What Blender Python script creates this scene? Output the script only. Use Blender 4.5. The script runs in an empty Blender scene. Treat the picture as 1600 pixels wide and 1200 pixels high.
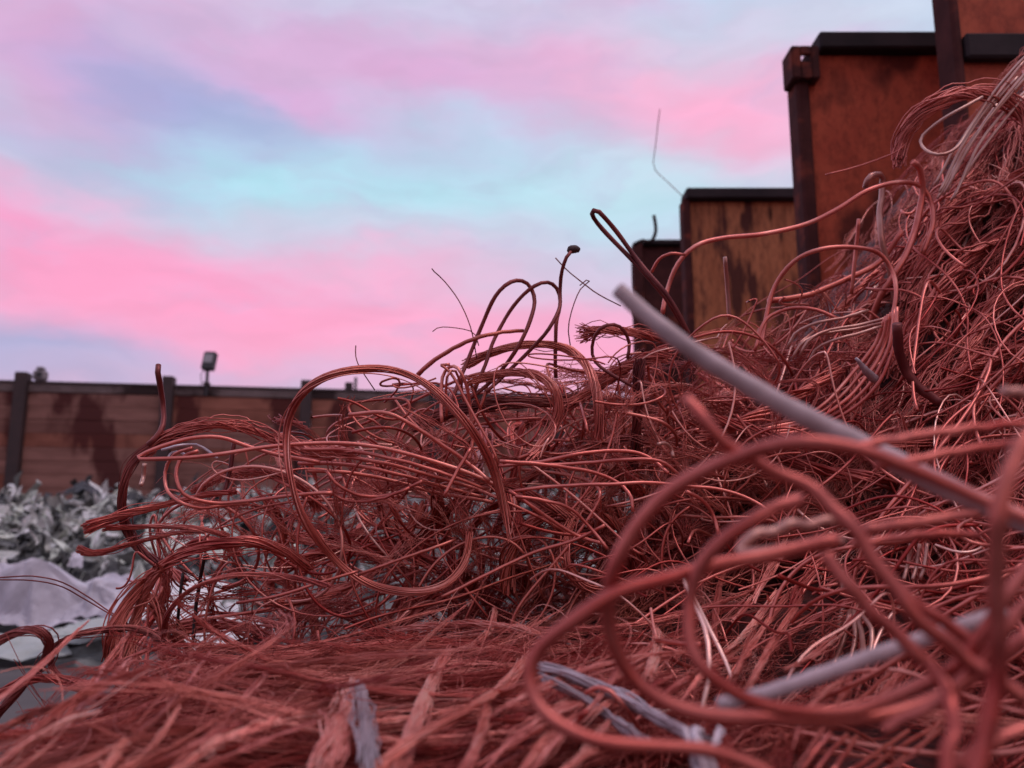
import bpy, math, random
import numpy as np

rng = np.random.default_rng(7)
random.seed(7)
scene = bpy.context.scene
COL = scene.collection

# ------------------------------------------------------------------ camera
PITCH = math.radians(9.3)
CAM = np.array([0.0, 0.0, 1.0])
FPX = 1256.0                                   # focal length in photo pixels (1600 wide)
cam_d = bpy.data.cameras.new('camera')
cam_d.sensor_width = 36.0
cam_d.lens = FPX / 1600.0 * 36.0
cam_d.clip_start = 0.02
cam_d.clip_end = 1500
cam_d.dof.use_dof = True
cam_d.dof.focus_distance = 1.32
cam_d.dof.aperture_fstop = (cam_d.lens / 1000.0) / 0.0076
cam = bpy.data.objects.new('camera', cam_d)
cam.location = CAM
cam.rotation_euler = (math.radians(90) + PITCH, 0, 0)
COL.objects.link(cam)
scene.camera = cam
FW = np.array([0, math.cos(PITCH), math.sin(PITCH)])
UP = np.array([0, -math.sin(PITCH), math.cos(PITCH)])
RT = np.array([1.0, 0, 0])


def at(px, py, d):
    """world point seen at photo pixel (px, py), d metres in front of the camera"""
    return CAM + d * (FW + (px - 800) / FPX * RT + (600 - py) / FPX * UP)


def on_plane(px, py, y):
    r = FW + (px - 800) / FPX * RT + (600 - py) / FPX * UP
    return CAM + r * (y / r[1])


# ------------------------------------------------------------------ world: dusk sky
world = bpy.data.worlds.new('World')
scene.world = world
world.use_nodes = True
nt = world.node_tree
nt.nodes.clear()
L = nt.links.new


def N(tree, typ, **kw):
    n = tree.nodes.new(typ)
    for k, v in kw.items():
        setattr(n, k, v)
    return n


def lin(c):
    return tuple(((x / 255) / 12.92 if x / 255 <= .04045 else ((x / 255 + .055) / 1.055) ** 2.4) for x in c) + (1,)


def math_n(tree, op, a, b=None, c=None, clamp=False):
    n = tree.nodes.new('ShaderNodeMath')
    n.operation = op
    n.use_clamp = clamp
    for i, v in enumerate((a, b, c)):
        if v is None:
            continue
        if isinstance(v, (int, float)):
            n.inputs[i].default_value = v
        else:
            tree.links.new(v, n.inputs[i])
    return n.outputs[0]


tc = N(nt, 'ShaderNodeTexCoord')
sep = N(nt, 'ShaderNodeSeparateXYZ')
L(tc.outputs['Generated'], sep.inputs[0])
az = math_n(nt, 'ARCTAN2', sep.outputs[0], sep.outputs[1])
el = math_n(nt, 'ARCSINE', math_n(nt, 'MINIMUM', math_n(nt, 'MAXIMUM', sep.outputs[2], -1.0), 1.0))
comb = N(nt, 'ShaderNodeCombineXYZ')
L(az, comb.inputs[0])
L(el, comb.inputs[1])
# cloud edges torn by noise
wob = N(nt, 'ShaderNodeTexNoise')
wob.inputs['Scale'].default_value = 4.6
wob.inputs['Detail'].default_value = 6
wob.inputs['Roughness'].default_value = 0.55
strz = N(nt, 'ShaderNodeMapping')
strz.inputs['Scale'].default_value = (1.0, 2.4, 1.0)
strz.inputs['Rotation'].default_value = (0, 0, math.radians(-12))
L(comb.outputs[0], strz.inputs[0])
L(strz.outputs[0], wob.inputs['Vector'])
wsub = N(nt, 'ShaderNodeVectorMath', operation='SUBTRACT')
L(wob.outputs['Color'], wsub.inputs[0])
wsub.inputs[1].default_value = (.5, .5, .5)
wmul = N(nt, 'ShaderNodeVectorMath', operation='MULTIPLY')
L(wsub.outputs[0], wmul.inputs[0])
wmul.inputs[1].default_value = (.26, .125, 0)
wadd = N(nt, 'ShaderNodeVectorMath', operation='ADD')
L(comb.outputs[0], wadd.inputs[0])
L(wmul.outputs[0], wadd.inputs[1])
AE = wadd.outputs[0]

# base: clear pale blue aloft, lavender towards the horizon, broken by pink cloud streets
ramp = N(nt, 'ShaderNodeValToRGB')
ramp.color_ramp.elements[0].position = 0.0
ramp.color_ramp.elements[0].color = lin((206, 168, 208))
ramp.color_ramp.elements[1].position = 0.9
ramp.color_ramp.elements[1].color = lin((186, 200, 232))
e = ramp.color_ramp.elements.new(0.35)
e.color = lin((192, 212, 234))
L(math_n(nt, 'DIVIDE', el, 1.2, clamp=True), ramp.inputs[0])
col = ramp.outputs[0]
cn = N(nt, 'ShaderNodeTexNoise')
cm = N(nt, 'ShaderNodeMapping')
cm.inputs['Scale'].default_value = (1.0, 3.2, 1)
cm.inputs['Location'].default_value = (3.1, .4, 0)
L(AE, cm.inputs[0])
L(cm.outputs[0], cn.inputs['Vector'])
cn.inputs['Scale'].default_value = 2.1
cn.inputs['Detail'].default_value = 4
cr = N(nt, 'ShaderNodeMapRange', interpolation_type='SMOOTHSTEP')
cr.inputs[1].default_value = .42
cr.inputs[2].default_value = .66
cr.inputs[4].default_value = .75
L(cn.outputs[0], cr.inputs[0])


def mix(tree, a, b, f):
    m = tree.nodes.new('ShaderNodeMix')
    m.data_type = 'RGBA'
    if isinstance(f, (int, float)):
        m.inputs[0].default_value = f
    else:
        tree.links.new(f, m.inputs[0])
    for i, v in ((6, a), (7, b)):
        if isinstance(v, tuple):
            m.inputs[i].default_value = v
        else:
            tree.links.new(v, m.inputs[i])
    return m.outputs[2]


col = mix(nt, col, lin((236, 164, 206)), cr.outputs[0])

# cloud banks and clear lanes: centre and size in degrees of azimuth / elevation, tilt, colour, weight
BANKS = [
    # px, py, half-width px, half-height px, tilt(deg), colour, weight
    (700, 300, 620, 95, -3, (178, 221, 236), .95),      # clear lane across the middle
    (330, 298, 300, 36, 3, (174, 227, 240), 1.0),
    (980, 300, 180, 60, 0, (190, 228, 240), .8),
    (620, 215, 330, 45, -4, (184, 206, 232), .7),
    (230, 140, 210, 62, 6, (156, 168, 214), 1.0),       # blue-violet bank
    (120, 235, 190, 45, 4, (164, 158, 206), .9),
    (40, 60, 130, 90, 20, (240, 164, 206), .85),
    (560, 95, 520, 60, 5, (214, 168, 212), .8),         # upper mauve street
    (430, 150, 130, 26, 14, (226, 164, 212), .8),
    (690, 140, 170, 30, 6, (224, 166, 212), .7),
    (820, 85, 170, 40, 6, (230, 160, 206), .7),
    (1130, 160, 240, 70, 14, (255, 172, 208), .95),
    (640, 20, 460, 40, 2, (206, 202, 228), .7),
    (1330, 20, 260, 40, 0, (206, 216, 236), .9),
    (50, 340, 190, 50, 10, (244, 152, 200), .9),
    (200, 430, 340, 64, 2, (250, 150, 196), .95),
    (520, 345, 200, 30, -4, (206, 196, 222), .6),
    (600, 430, 190, 40, -14, (246, 168, 206), .8),
    (480, 500, 420, 60, 3, (252, 152, 198), .95),
    (820, 500, 260, 50, -2, (250, 166, 204), .8),
    (900, 420, 170, 40, 0, (206, 196, 222), .8),
    (760, 365, 200, 30, 0, (198, 208, 230), .7),
    (900, 560, 300, 45, 0, (252, 160, 200), .85),
    (70, 545, 200, 40, 6, (154, 158, 206), 1.0),
    (230, 575, 200, 20, 3, (192, 172, 212), .85),
    (480, 592, 200, 14, 0, (226, 166, 208), .6),
    (450, 300, 300, 27, 1, (176, 226, 240), .8),
    (180, 130, 200, 45, 4, (166, 166, 214), .5),
]
for (px, py, hw, hh, tilt, c, wgt) in BANKS:
    r = FW + (px - 800) / FPX * RT + (600 - py) / FPX * UP
    r = r / np.linalg.norm(r)
    a0, e0 = math.atan2(r[0], r[1]), math.asin(r[2])
    mp = N(nt, 'ShaderNodeMapping', vector_type='TEXTURE')
    mp.inputs['Location'].default_value = (a0, e0, 0)
    mp.inputs['Rotation'].default_value = (0, 0, math.radians(-tilt))
    mp.inputs['Scale'].default_value = (hw / FPX, hh / FPX, 1)
    L(AE, mp.inputs[0])
    dt = N(nt, 'ShaderNodeVectorMath', operation='DOT_PRODUCT')
    L(mp.outputs[0], dt.inputs[0])
    L(mp.outputs[0], dt.inputs[1])
    g = math_n(nt, 'MULTIPLY', math_n(nt, 'EXPONENT', math_n(nt, 'MULTIPLY', dt.outputs['Value'], -.8)), wgt)
    col = mix(nt, col, lin(c), g)
# grey-mauve shreds of cloud over everything
sn = N(nt, 'ShaderNodeTexNoise')
sm = N(nt, 'ShaderNodeMapping')
sm.inputs['Scale'].default_value = (1, 2.6, 1)
sm.inputs['Rotation'].default_value = (0, 0, math.radians(-16))
sm.inputs['Location'].default_value = (1.7, 5.2, 0)
L(AE, sm.inputs[0])
L(sm.outputs[0], sn.inputs['Vector'])
sn.inputs['Scale'].default_value = 6.5
sn.inputs['Detail'].default_value = 7
sn.inputs['Roughness'].default_value = .6
sr = N(nt, 'ShaderNodeMapRange', interpolation_type='SMOOTHSTEP')
sr.inputs[1].default_value = .48
sr.inputs[2].default_value = .72
sr.inputs[4].default_value = .30
L(sn.outputs[0], sr.inputs[0])
col = mix(nt, col, lin((190, 176, 214)), sr.outputs[0])
# high thin cloud texture
fn = N(nt, 'ShaderNodeTexNoise')
fm = N(nt, 'ShaderNodeMapping')
fm.inputs['Scale'].default_value = (1, 3.5, 1)
fm.inputs['Rotation'].default_value = (0, 0, math.radians(-10))
L(AE, fm.inputs[0])
L(fm.outputs[0], fn.inputs['Vector'])
fn.inputs['Scale'].default_value = 9
fn.inputs['Detail'].default_value = 6
fr = N(nt, 'ShaderNodeMapRange')
fr.inputs[1].default_value = .3
fr.inputs[2].default_value = .7
fr.inputs[3].default_value = .93
fr.inputs[4].default_value = 1.03
L(fn.outputs[0], fr.inputs[0])
vm = N(nt, 'ShaderNodeVectorMath', operation='SCALE')
L(col, vm.inputs[0])
L(fr.outputs[0], vm.inputs['Scale'])
bg = N(nt, 'ShaderNodeBackground')
dim = N(nt, 'ShaderNodeMapRange', interpolation_type='SMOOTHSTEP')
dim.inputs[1].default_value = -.9
dim.inputs[2].default_value = .5
dim.inputs[3].default_value = .75
dim.inputs[4].default_value = 1.0
L(sep.outputs[1], dim.inputs[0])
vm2 = N(nt, 'ShaderNodeVectorMath', operation='SCALE')
L(vm.outputs[0], vm2.inputs[0])
L(dim.outputs[0], vm2.inputs['Scale'])
L(vm2.outputs[0], bg.inputs[0])
bg.inputs[1].default_value = 1.0
sky = N(nt, 'ShaderNodeTexSky', sky_type='NISHITA')     # the last of the daylight behind the cloud
sky.sun_disc = False
sky.sun_elevation = math.radians(1.5)
sky.sun_rotation = math.radians(150)
bg2 = N(nt, 'ShaderNodeBackground')
L(sky.outputs[0], bg2.inputs[0])
bg2.inputs[1].default_value = 0.05
ad = N(nt, 'ShaderNodeAddShader')
L(bg.outputs[0], ad.inputs[0])
L(bg2.outputs[0], ad.inputs[1])
wo = N(nt, 'ShaderNodeOutputWorld')
L(ad.outputs[0], wo.inputs[0])

# weak afterglow from behind the camera, to the right
sd = bpy.data.lights.new('afterglow_sun', 'SUN')
sd.energy = 1.0
sd.angle = math.radians(35)
sd.color = (1.0, .80, .78)
so = bpy.data.objects.new('afterglow_sun', sd)
so.rotation_euler = (math.radians(20), 0, math.radians(60))
so.location = (3, -3, 6)
COL.objects.link(so)

vs = scene.view_settings
vs.view_transform = 'Standard'
vs.look = 'None'
vs.exposure = 0.0
vs.gamma = 1.0
vs.use_curve_mapping = False
scene.cycles.max_bounces = 12
scene.cycles.diffuse_bounces = 6
scene.cycles.glossy_bounces = 6


# ------------------------------------------------------------------ materials
def new_mat(name):
    m = bpy.data.materials.new(name)
    m.use_nodes = True
    t = m.node_tree
    b = t.nodes['Principled BSDF']
    return m, t, b


def wire_mat(name, dark, light, metallic, rough, scale=14.0, pale=None):
    m, t, b = new_mat(name)
    tcn = N(t, 'ShaderNodeTexCoord')
    no = N(t, 'ShaderNodeTexNoise')
    no.inputs['Scale'].default_value = scale
    no.inputs['Detail'].default_value = 5
    t.links.new(tcn.outputs['Object'], no.inputs['Vector'])
    n2 = N(t, 'ShaderNodeTexNoise')
    n2.inputs['Scale'].default_value = 3.1
    t.links.new(tcn.outputs['Object'], n2.inputs['Vector'])
    at_ = N(t, 'ShaderNodeAttribute', attribute_name='tint')
    f = math_n(t, 'ADD', math_n(t, 'MULTIPLY_ADD', no.outputs[0], 1.6, -.85), at_.outputs['Fac'])
    c = mix(t, dark, light, math_n(t, 'MULTIPLY', f, 1.0, clamp=True))
    if pale:
        c = mix(t, c, pale, math_n(t, 'MULTIPLY_ADD', f, 1.3, -1.0, clamp=True))
        # brown tarnish in patches
        c = mix(t, c, tuple(x * k for x, k in zip(light[:3], (.55, .62, .50))) + (1,), math_n(t, 'MULTIPLY_ADD', n2.outputs[0], 2.4, -1.25, clamp=True))
    t.links.new(c, b.inputs['Base Color'])
    b.inputs['Metallic'].default_value = metallic
    rr = math_n(t, 'MULTIPLY_ADD', no.outputs[0], .22, rough - .10)
    t.links.new(rr, b.inputs['Roughness'])
    bp = N(t, 'ShaderNodeBump')
    bp.inputs['Strength'].default_value = .35
    bp.inputs['Distance'].default_value = .001
    n4 = N(t, 'ShaderNodeTexNoise')
    n4.inputs['Scale'].default_value = 160
    n4.inputs['Detail'].default_value = 3
    t.links.new(tcn.outputs['Object'], n4.inputs['Vector'])
    t.links.new(n4.outputs[0], bp.inputs['Height'])
    t.links.new(bp.outputs[0], b.inputs['Normal'])
    return m


M = {}
M['copper'] = wire_mat('bare_copper', (.33, .036, .031, 1), (.88, .29, .235, 1), .72, .34, pale=(.95, .58, .49, 1))
M['hair'] = wire_mat('fine_copper', (.34, .038, .032, 1), (.90, .30, .245, 1), .55, .41, 9, pale=(.95, .57, .48, 1))
M['dull'] = wire_mat('tarnished_copper', (.11, .016, .017, 1), (.38, .10, .088, 1), .5, .46)
M['black'] = wire_mat('blackened_wire', (.018, .010, .011, 1), (.06, .026, .026, 1), .2, .5)
M['tin'] = wire_mat('tinned_wire', (.34, .26, .285, 1), (.66, .56, .60, 1), .45, .40)
M['pale'] = wire_mat('pale_bright_copper', (.45, .20, .165, 1), (.80, .52, .44, 1), .6, .33)
M['grey'] = wire_mat('dull_grey_sheath', (.22, .14, .14, 1), (.66, .51, .53, 1), .1, .5, 26)


def surf_mat(name, c1, c2, scale=3.0, rough=.8, c3=None, s3=1.2, th=(.5, .62), stretch=(1, 1, 1), bump=.2, metallic=0.0, coord='Object', detail=6, world_stain=None, spec=.5, grain=None):
    m, t, b = new_mat(name)
    tcn = N(t, 'ShaderNodeTexCoord')
    oi = N(t, 'ShaderNodeObjectInfo')
    mp = N(t, 'ShaderNodeMapping')
    mp.inputs['Scale'].default_value = stretch
    va = N(t, 'ShaderNodeVectorMath', operation='ADD')
    sc = N(t, 'ShaderNodeVectorMath', operation='SCALE')
    cx = N(t, 'ShaderNodeCombineXYZ')
    for i in range(3):
        t.links.new(oi.outputs['Random'], cx.inputs[i])
    t.links.new(cx.outputs[0], sc.inputs[0])
    sc.inputs['Scale'].default_value = 37.0
    t.links.new(tcn.outputs[coord], va.inputs[0])
    t.links.new(sc.outputs[0], va.inputs[1])
    t.links.new(va.outputs[0], mp.inputs[0])
    no = N(t, 'ShaderNodeTexNoise')
    no.inputs['Scale'].default_value = scale
    no.inputs['Detail'].default_value = detail
    no.inputs['Roughness'].default_value = .62
    t.links.new(mp.outputs[0], no.inputs['Vector'])
    f = math_n(t, 'MULTIPLY_ADD', no.outputs[0], 2.4, -.7, clamp=True)
    c = mix(t, c1, c2, f)
    if c3:
        n3 = N(t, 'ShaderNodeTexNoise')
        n3.inputs['Scale'].default_value = s3
        n3.inputs['Detail'].default_value = 5
        if world_stain:
            ge = N(t, 'ShaderNodeNewGeometry')
            m3 = N(t, 'ShaderNodeMapping')
            m3.inputs['Scale'].default_value = world_stain
            t.links.new(ge.outputs['Position'], m3.inputs[0])
            t.links.new(m3.outputs[0], n3.inputs['Vector'])
        else:
            t.links.new(mp.outputs[0], n3.inputs['Vector'])
        mr = N(t, 'ShaderNodeMapRange')
        mr.inputs[1].default_value = th[0]
        mr.inputs[2].default_value = th[1]
        t.links.new(n3.outputs[0], mr.inputs[0])
        c = mix(t, c, c3, mr.outputs[0])
    if grain:
        ng = N(t, 'ShaderNodeTexNoise')
        ng.inputs['Scale'].default_value = 26
        ng.inputs['Detail'].default_value = 8
        ng.inputs['Roughness'].default_value = .75
        t.links.new(mp.outputs[0], ng.inputs['Vector'])
        c = mix(t, c, grain, math_n(t, 'MULTIPLY_ADD', ng.outputs[0], 3.2, -1.45, clamp=True))
        ns = N(t, 'ShaderNodeTexVoronoi')
        ns.inputs['Scale'].default_value = 4.3
        t.links.new(mp.outputs[0], ns.inputs['Vector'])
        c = mix(t, c, tuple(x * .5 for x in grain[:3]) + (1,), math_n(t, 'MULTIPLY_ADD', math_n(t, 'ADD', ns.outputs['Distance'], math_n(t, 'MULTIPLY', ng.outputs[0], .25)), -9.0, 2.6, clamp=True))
    t.links.new(c, b.inputs['Base Color'])
    b.inputs['Roughness'].default_value = rough
    b.inputs['Specular IOR Level'].default_value = spec
    b.inputs['Metallic'].default_value = metallic
    if bump:
        bp = N(t, 'ShaderNodeBump')
        bp.inputs['Strength'].default_value = bump
        bp.inputs['Distance'].default_value = .02
        t.links.new(no.outputs[0], bp.inputs['Height'])
        t.links.new(bp.outputs[0], b.inputs['Normal'])
    return m


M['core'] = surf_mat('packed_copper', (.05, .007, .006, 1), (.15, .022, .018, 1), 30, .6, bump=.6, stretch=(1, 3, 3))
M['ground'] = surf_mat('yard_ground', (.05, .045, .045, 1), (.12, .105, .10, 1), 1.3, .85, (.03, .028, .03, 1), .5, (.5, .62))
M['board'] = surf_mat('weathered_board', (.15, .068, .055, 1), (.33, .165, .135, 1), 2.2, .9, (.085, .026, .024, 1), 1.6, (.52, .60), (.35, 1, 2.2), world_stain=(.9, .9, .42), spec=.2)
M['board_b'] = surf_mat('rust_stained_board', (.17, .060, .042, 1), (.34, .135, .095, 1), 2.5, .9, (.09, .024, .021, 1), 1.6, (.50, .58), (.5, 1, 1.5), world_stain=(.9, .9, .42), spec=.2)
M['cap'] = surf_mat('pale_capping', (.22, .16, .155, 1), (.40, .30, .29, 1), 2.5, .85, (.07, .04, .04, 1), 1.0, (.5, .6))
M['post'] = surf_mat('dark_steel_post', (.030, .018, .019, 1), (.060, .032, .032, 1), 3, .7)
M['rust'] = surf_mat('rusted_orange_paint', (.42, .066, .036, 1), (.68, .145, .072, 1), 3.4, .85, (.13, .026, .018, 1), 3.4, (.53, .64), (1, 1, .6), .25, spec=.25, grain=(.20, .036, .022, 1))
M['rust_b'] = surf_mat('rusted_ochre_paint', (.38, .125, .055, 1), (.60, .225, .105, 1), 4.0, .85, (.10, .030, .022, 1), 5.0, (.53, .62), (1.8, 1, .45), .25, spec=.25, grain=(.13, .040, .026, 1))
M['rust_c'] = surf_mat('rusted_brown_paint', (.36, .068, .038, 1), (.60, .150, .080, 1), 3.0, .85, (.12, .028, .020, 1), 3.0, (.52, .62), (1, 1, .6), .25, spec=.25, grain=(.16, .034, .022, 1))
M['frame'] = surf_mat('dark_rusty_frame', (.045, .015, .015, 1), (.10, .030, .027, 1), 9, .9, (.20, .045, .03, 1), 7, (.56, .68), spec=.15)
M['rail'] = surf_mat('dark_grey_rail', (.020, .014, .016, 1), (.042, .028, .031, 1), 5, .8, spec=.2)
M['lamp_body'] = surf_mat('lamp_body', (.018, .016, .018, 1), (.03, .027, .03, 1), 5, .5, bump=0)
M['lamp_glass'] = surf_mat('lamp_glass', (.25, .24, .26, 1), (.36, .34, .36, 1), 4, .18, bump=0)
M['box'] = surf_mat('grey_box', (.16, .14, .15, 1), (.26, .23, .24, 1), 5, .6)
SC = []
for i, (a, b) in enumerate([((.34, .35, .32), (.56, .57, .53)), ((.20, .21, .19), (.40, .41, .38)), ((.60, .60, .58), (.82, .82, .80)),
                            ((.04, .042, .04), (.11, .113, .105)), ((.40, .44, .38), (.64, .68, .60)), ((.012, .012, .012), (.03, .03, .03))]):
    SC.append(surf_mat('scrap_metal', a + (1,), b + (1,), 6, .5, None, metallic=.25, bump=.1))
M['scrap_core'] = surf_mat('scrap_fines', (.06, .062, .06, 1), (.22, .23, .22, 1), 7, .8, (.03, .03, .032, 1), 5, (.5, .6), bump=.8)
M['sheet'] = surf_mat('white_plastic', (.40, .38, .43, 1), (.66, .63, .69, 1), 5, .45, bump=.1)
M['sheet_b'] = surf_mat('greenish_plastic', (.34, .38, .36, 1), (.50, .54, .51, 1), 3, .5, bump=.1)
M['bag'] = surf_mat('black_plastic', (.008, .008, .009, 1), (.02, .02, .021, 1), 8, .4, bump=.4)


# ------------------------------------------------------------------ mesh helpers
def mesh(name, V, quads=None, tris=None, tint=None, smooth=True):
    V = np.ascontiguousarray(V, dtype=np.float32).reshape(-1, 3)
    me = bpy.data.meshes.new(name)
    parts, starts, tot = [], [], 0
    if quads is not None and len(quads):
        q = np.asarray(quads, dtype=np.int32).reshape(-1, 4)
        parts.append(q.ravel())
        starts.append(tot + 4 * np.arange(len(q)))
        tot += q.size
    if tris is not None and len(tris):
        t = np.asarray(tris, dtype=np.int32).reshape(-1, 3)
        parts.append(t.ravel())
        starts.append(tot + 3 * np.arange(len(t)))
        tot += t.size
    loops = np.concatenate(parts)
    st = np.concatenate(starts).astype(np.int32)
    me.vertices.add(len(V))
    me.vertices.foreach_set('co', V.ravel())
    me.loops.add(len(loops))
    me.loops.foreach_set('vertex_index', loops)
    me.polygons.add(len(st))
    me.polygons.foreach_set('loop_start', st)
    me.polygons.foreach_set('use_smooth', np.full(len(st), smooth, dtype=bool))
    if tint is not None:
        a = me.attributes.new('tint', 'FLOAT', 'POINT')
        a.data.foreach_set('value', np.asarray(tint, dtype=np.float32).ravel())
    me.update(calc_edges=True)
    return me


def link(name, me, mat=None, parent=None, loc=None):
    o = bpy.data.objects.new(name, me)
    COL.objects.link(o)
    if mat is not None and me is not None:
        me.materials.append(mat)
    if parent is not None:
        o.parent = parent
    if loc is not None:
        o.location = loc
    return o


def tag(o, label=None, cat=None, group=None, kind=None):
    if label:
        o['label'] = label
    if cat:
        o['category'] = cat
    if group:
        o['group'] = group
    if kind:
        o['kind'] = kind
    return o


def norm(v):
    return v / np.maximum(np.linalg.norm(v, axis=-1, keepdims=True), 1e-9)


def frames(P):
    """parallel-transported normals for curves P (N,K,3)"""
    T = np.empty_like(P)
    T[:, 1:-1] = P[:, 2:] - P[:, :-2]
    T[:, 0] = P[:, 1] - P[:, 0]
    T[:, -1] = P[:, -1] - P[:, -2]
    T = norm(T)
    n = np.cross(T[:, 0], np.array([0.31, .52, .79]))
    n = norm(n)
    A = np.empty_like(P)
    for k in range(P.shape[1]):
        n = n - T[:, k] * np.sum(n * T[:, k], axis=1, keepdims=True)
        n = norm(n)
        A[:, k] = n
    return A, np.cross(T, A)


def tubes(P, R, sides, cap=False):
    """P (N,K,3), R broadcastable to (N,K) -> verts, quads, tris"""
    Nn, K, _ = P.shape
    A, B = frames(P)
    R = np.broadcast_to(R, (Nn, K))[..., None, None]
    ang = np.arange(sides) * 2 * math.pi / sides
    V = P[:, :, None] + R * (np.cos(ang)[None, None, :, None] * A[:, :, None] + np.sin(ang)[None, None, :, None] * B[:, :, None])
    V = V.reshape(-1, 3)
    i = np.arange(Nn)[:, None, None] * K * sides
    k = np.arange(K - 1)[None, :, None] * sides
    s = np.arange(sides)[None, None, :]
    s2 = (s + 1) % sides
    Q = np.stack([i + k + s, i + k + s2, i + k + sides + s2, i + k + sides + s], -1).reshape(-1, 4)
    Tt = None
    if cap:
        base = len(V)
        V = np.concatenate([V, P[:, 0], P[:, -1]])
        ii = np.arange(Nn)[:, None]
        ss = np.arange(sides)[None]
        s2 = (ss + 1) % sides
        t0 = np.stack([ii * K * sides + s2, ii * K * sides + ss, base + ii + 0 * ss], -1)
        o = (K - 1) * sides
        t1 = np.stack([ii * K * sides + o + ss, ii * K * sides + o + s2, base + Nn + ii + 0 * ss], -1)
        Tt = np.concatenate([t0.reshape(-1, 3), t1.reshape(-1, 3)])
    return V, Q, Tt


def spline(pts, n):
    """centripetal-ish Catmull-Rom through pts, resampled evenly to n points"""
    p = np.asarray(pts, float)
    if len(p) == 2:
        p = np.array([p[0], (p[0] + p[1]) / 2, p[1]])
    p = np.vstack([2 * p[0] - p[1], p, 2 * p[-1] - p[-2]])
    out = []
    for i in range(1, len(p) - 2):
        t = np.linspace(0, 1, 16, endpoint=False)[:, None]
        a, b, c, d = p[i - 1], p[i], p[i + 1], p[i + 2]
        out.append(.5 * (2 * b + (c - a) * t + (2 * a - 5 * b + 4 * c - d) * t ** 2 + (3 * b - a - 3 * c + d) * t ** 3))
    out.append(p[-2][None])
    q = np.vstack(out)
    s = np.concatenate([[0], np.cumsum(np.linalg.norm(np.diff(q, axis=0), axis=1))])
    u = np.linspace(0, s[-1], n)
    return np.stack([np.interp(u, s, q[:, i]) for i in range(3)], 1), s[-1]


def bundle_curves(G, n, r, flat=1.0, twist=3.0, fray=.6, fray_pow=4, loose=.18, stray=.08, stagger=.04):
    """n strands following guide curve G (K,3) inside radius r (K,)"""
    K = len(G)
    A, B = frames(G[None])
    A, B = A[0], B[0]
    t = np.linspace(0, 1, K)
    rho = np.sqrt(rng.random(n))[:, None]
    th = rng.random(n)[:, None] * 2 * math.pi + twist * (t - .5)[None]
    endf = 1 + fray * (np.abs(2 * t - 1) ** fray_pow)[None] * rng.uniform(.2, 1.8, (n, 1))
    a = rho * np.cos(th)
    b = rho * np.sin(th) * flat
    tw = twist * .35 * (t - .5)
    a, b = a * np.cos(tw) - b * np.sin(tw), a * np.sin(tw) + b * np.cos(tw)
    ph = rng.random((n, 4)) * 6.28
    fq = rng.uniform(1, 3.5, (n, 2))
    wa = loose * (np.sin(fq[:, :1] * 6.28 * t + ph[:, :1]) + .5 * np.sin(2.7 * fq[:, 1:] * 6.28 * t + ph[:, 1:2]))
    wb = loose * (np.sin(fq[:, 1:] * 6.28 * t + ph[:, 2:3]) + .5 * np.sin(2.3 * fq[:, :1] * 6.28 * t + ph[:, 3:4]))
    st = (rng.random((n, 1)) < stray) * rng.uniform(1, 3.2, (n, 1))
    k1 = endf + st * np.sin(math.pi * t)[None] * .8
    oa = (a + wa) * k1
    ob = (b + wb) * k1
    rr = np.broadcast_to(r, (K,))[None, :, None]
    u0 = stagger * rng.random((n, 1))
    u1 = 1 - stagger * rng.random((n, 1))
    u = (u0 + (u1 - u0) * t[None]) * (K - 1)
    i0 = np.minimum(u.astype(int), K - 2)
    fr_ = (u - i0)[..., None]
    Gi = G[i0] * (1 - fr_) + G[i0 + 1] * fr_
    Ai = A[i0] * (1 - fr_) + A[i0 + 1] * fr_
    Bi = B[i0] * (1 - fr_) + B[i0 + 1] * fr_
    rr = np.broadcast_to(r, (K,))
    rr = (rr[i0] * (1 - fr_[..., 0]) + rr[i0 + 1] * fr_[..., 0])[..., None]
    return Gi + rr * (oa[..., None] * Ai + ob[..., None] * Bi)


# ------------------------------------------------------------------ setting: ground
V = np.array([[-400, -400, 0], [400, -400, 0], [400, 400, 0], [-400, 400, 0]], float)
tag(link('ground', mesh('ground', V, [[0, 1, 2, 3]], smooth=False), M['ground']), kind='structure')


# ------------------------------------------------------------------ boxes with bevel
def box_mesh(name, x0, x1, y0, y1, z0, z1, bev=.008, taper=0):
    """chamfered box"""
    import bmesh
    bm = bmesh.new()
    bmesh.ops.create_cube(bm, size=1)
    for v in bm.verts:
        v.co.x = x0 + (v.co.x + .5) * (x1 - x0)
        v.co.y = y0 + (v.co.y + .5) * (y1 - y0)
        v.co.z = z0 + (v.co.z + .5) * (z1 - z0)
    if bev:
        bmesh.ops.bevel(bm, geom=bm.edges[:], offset=bev, segments=1, affect='EDGES')
    me = bpy.data.meshes.new(name)
    bm.to_mesh(me)
    bm.free()
    return me


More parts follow.
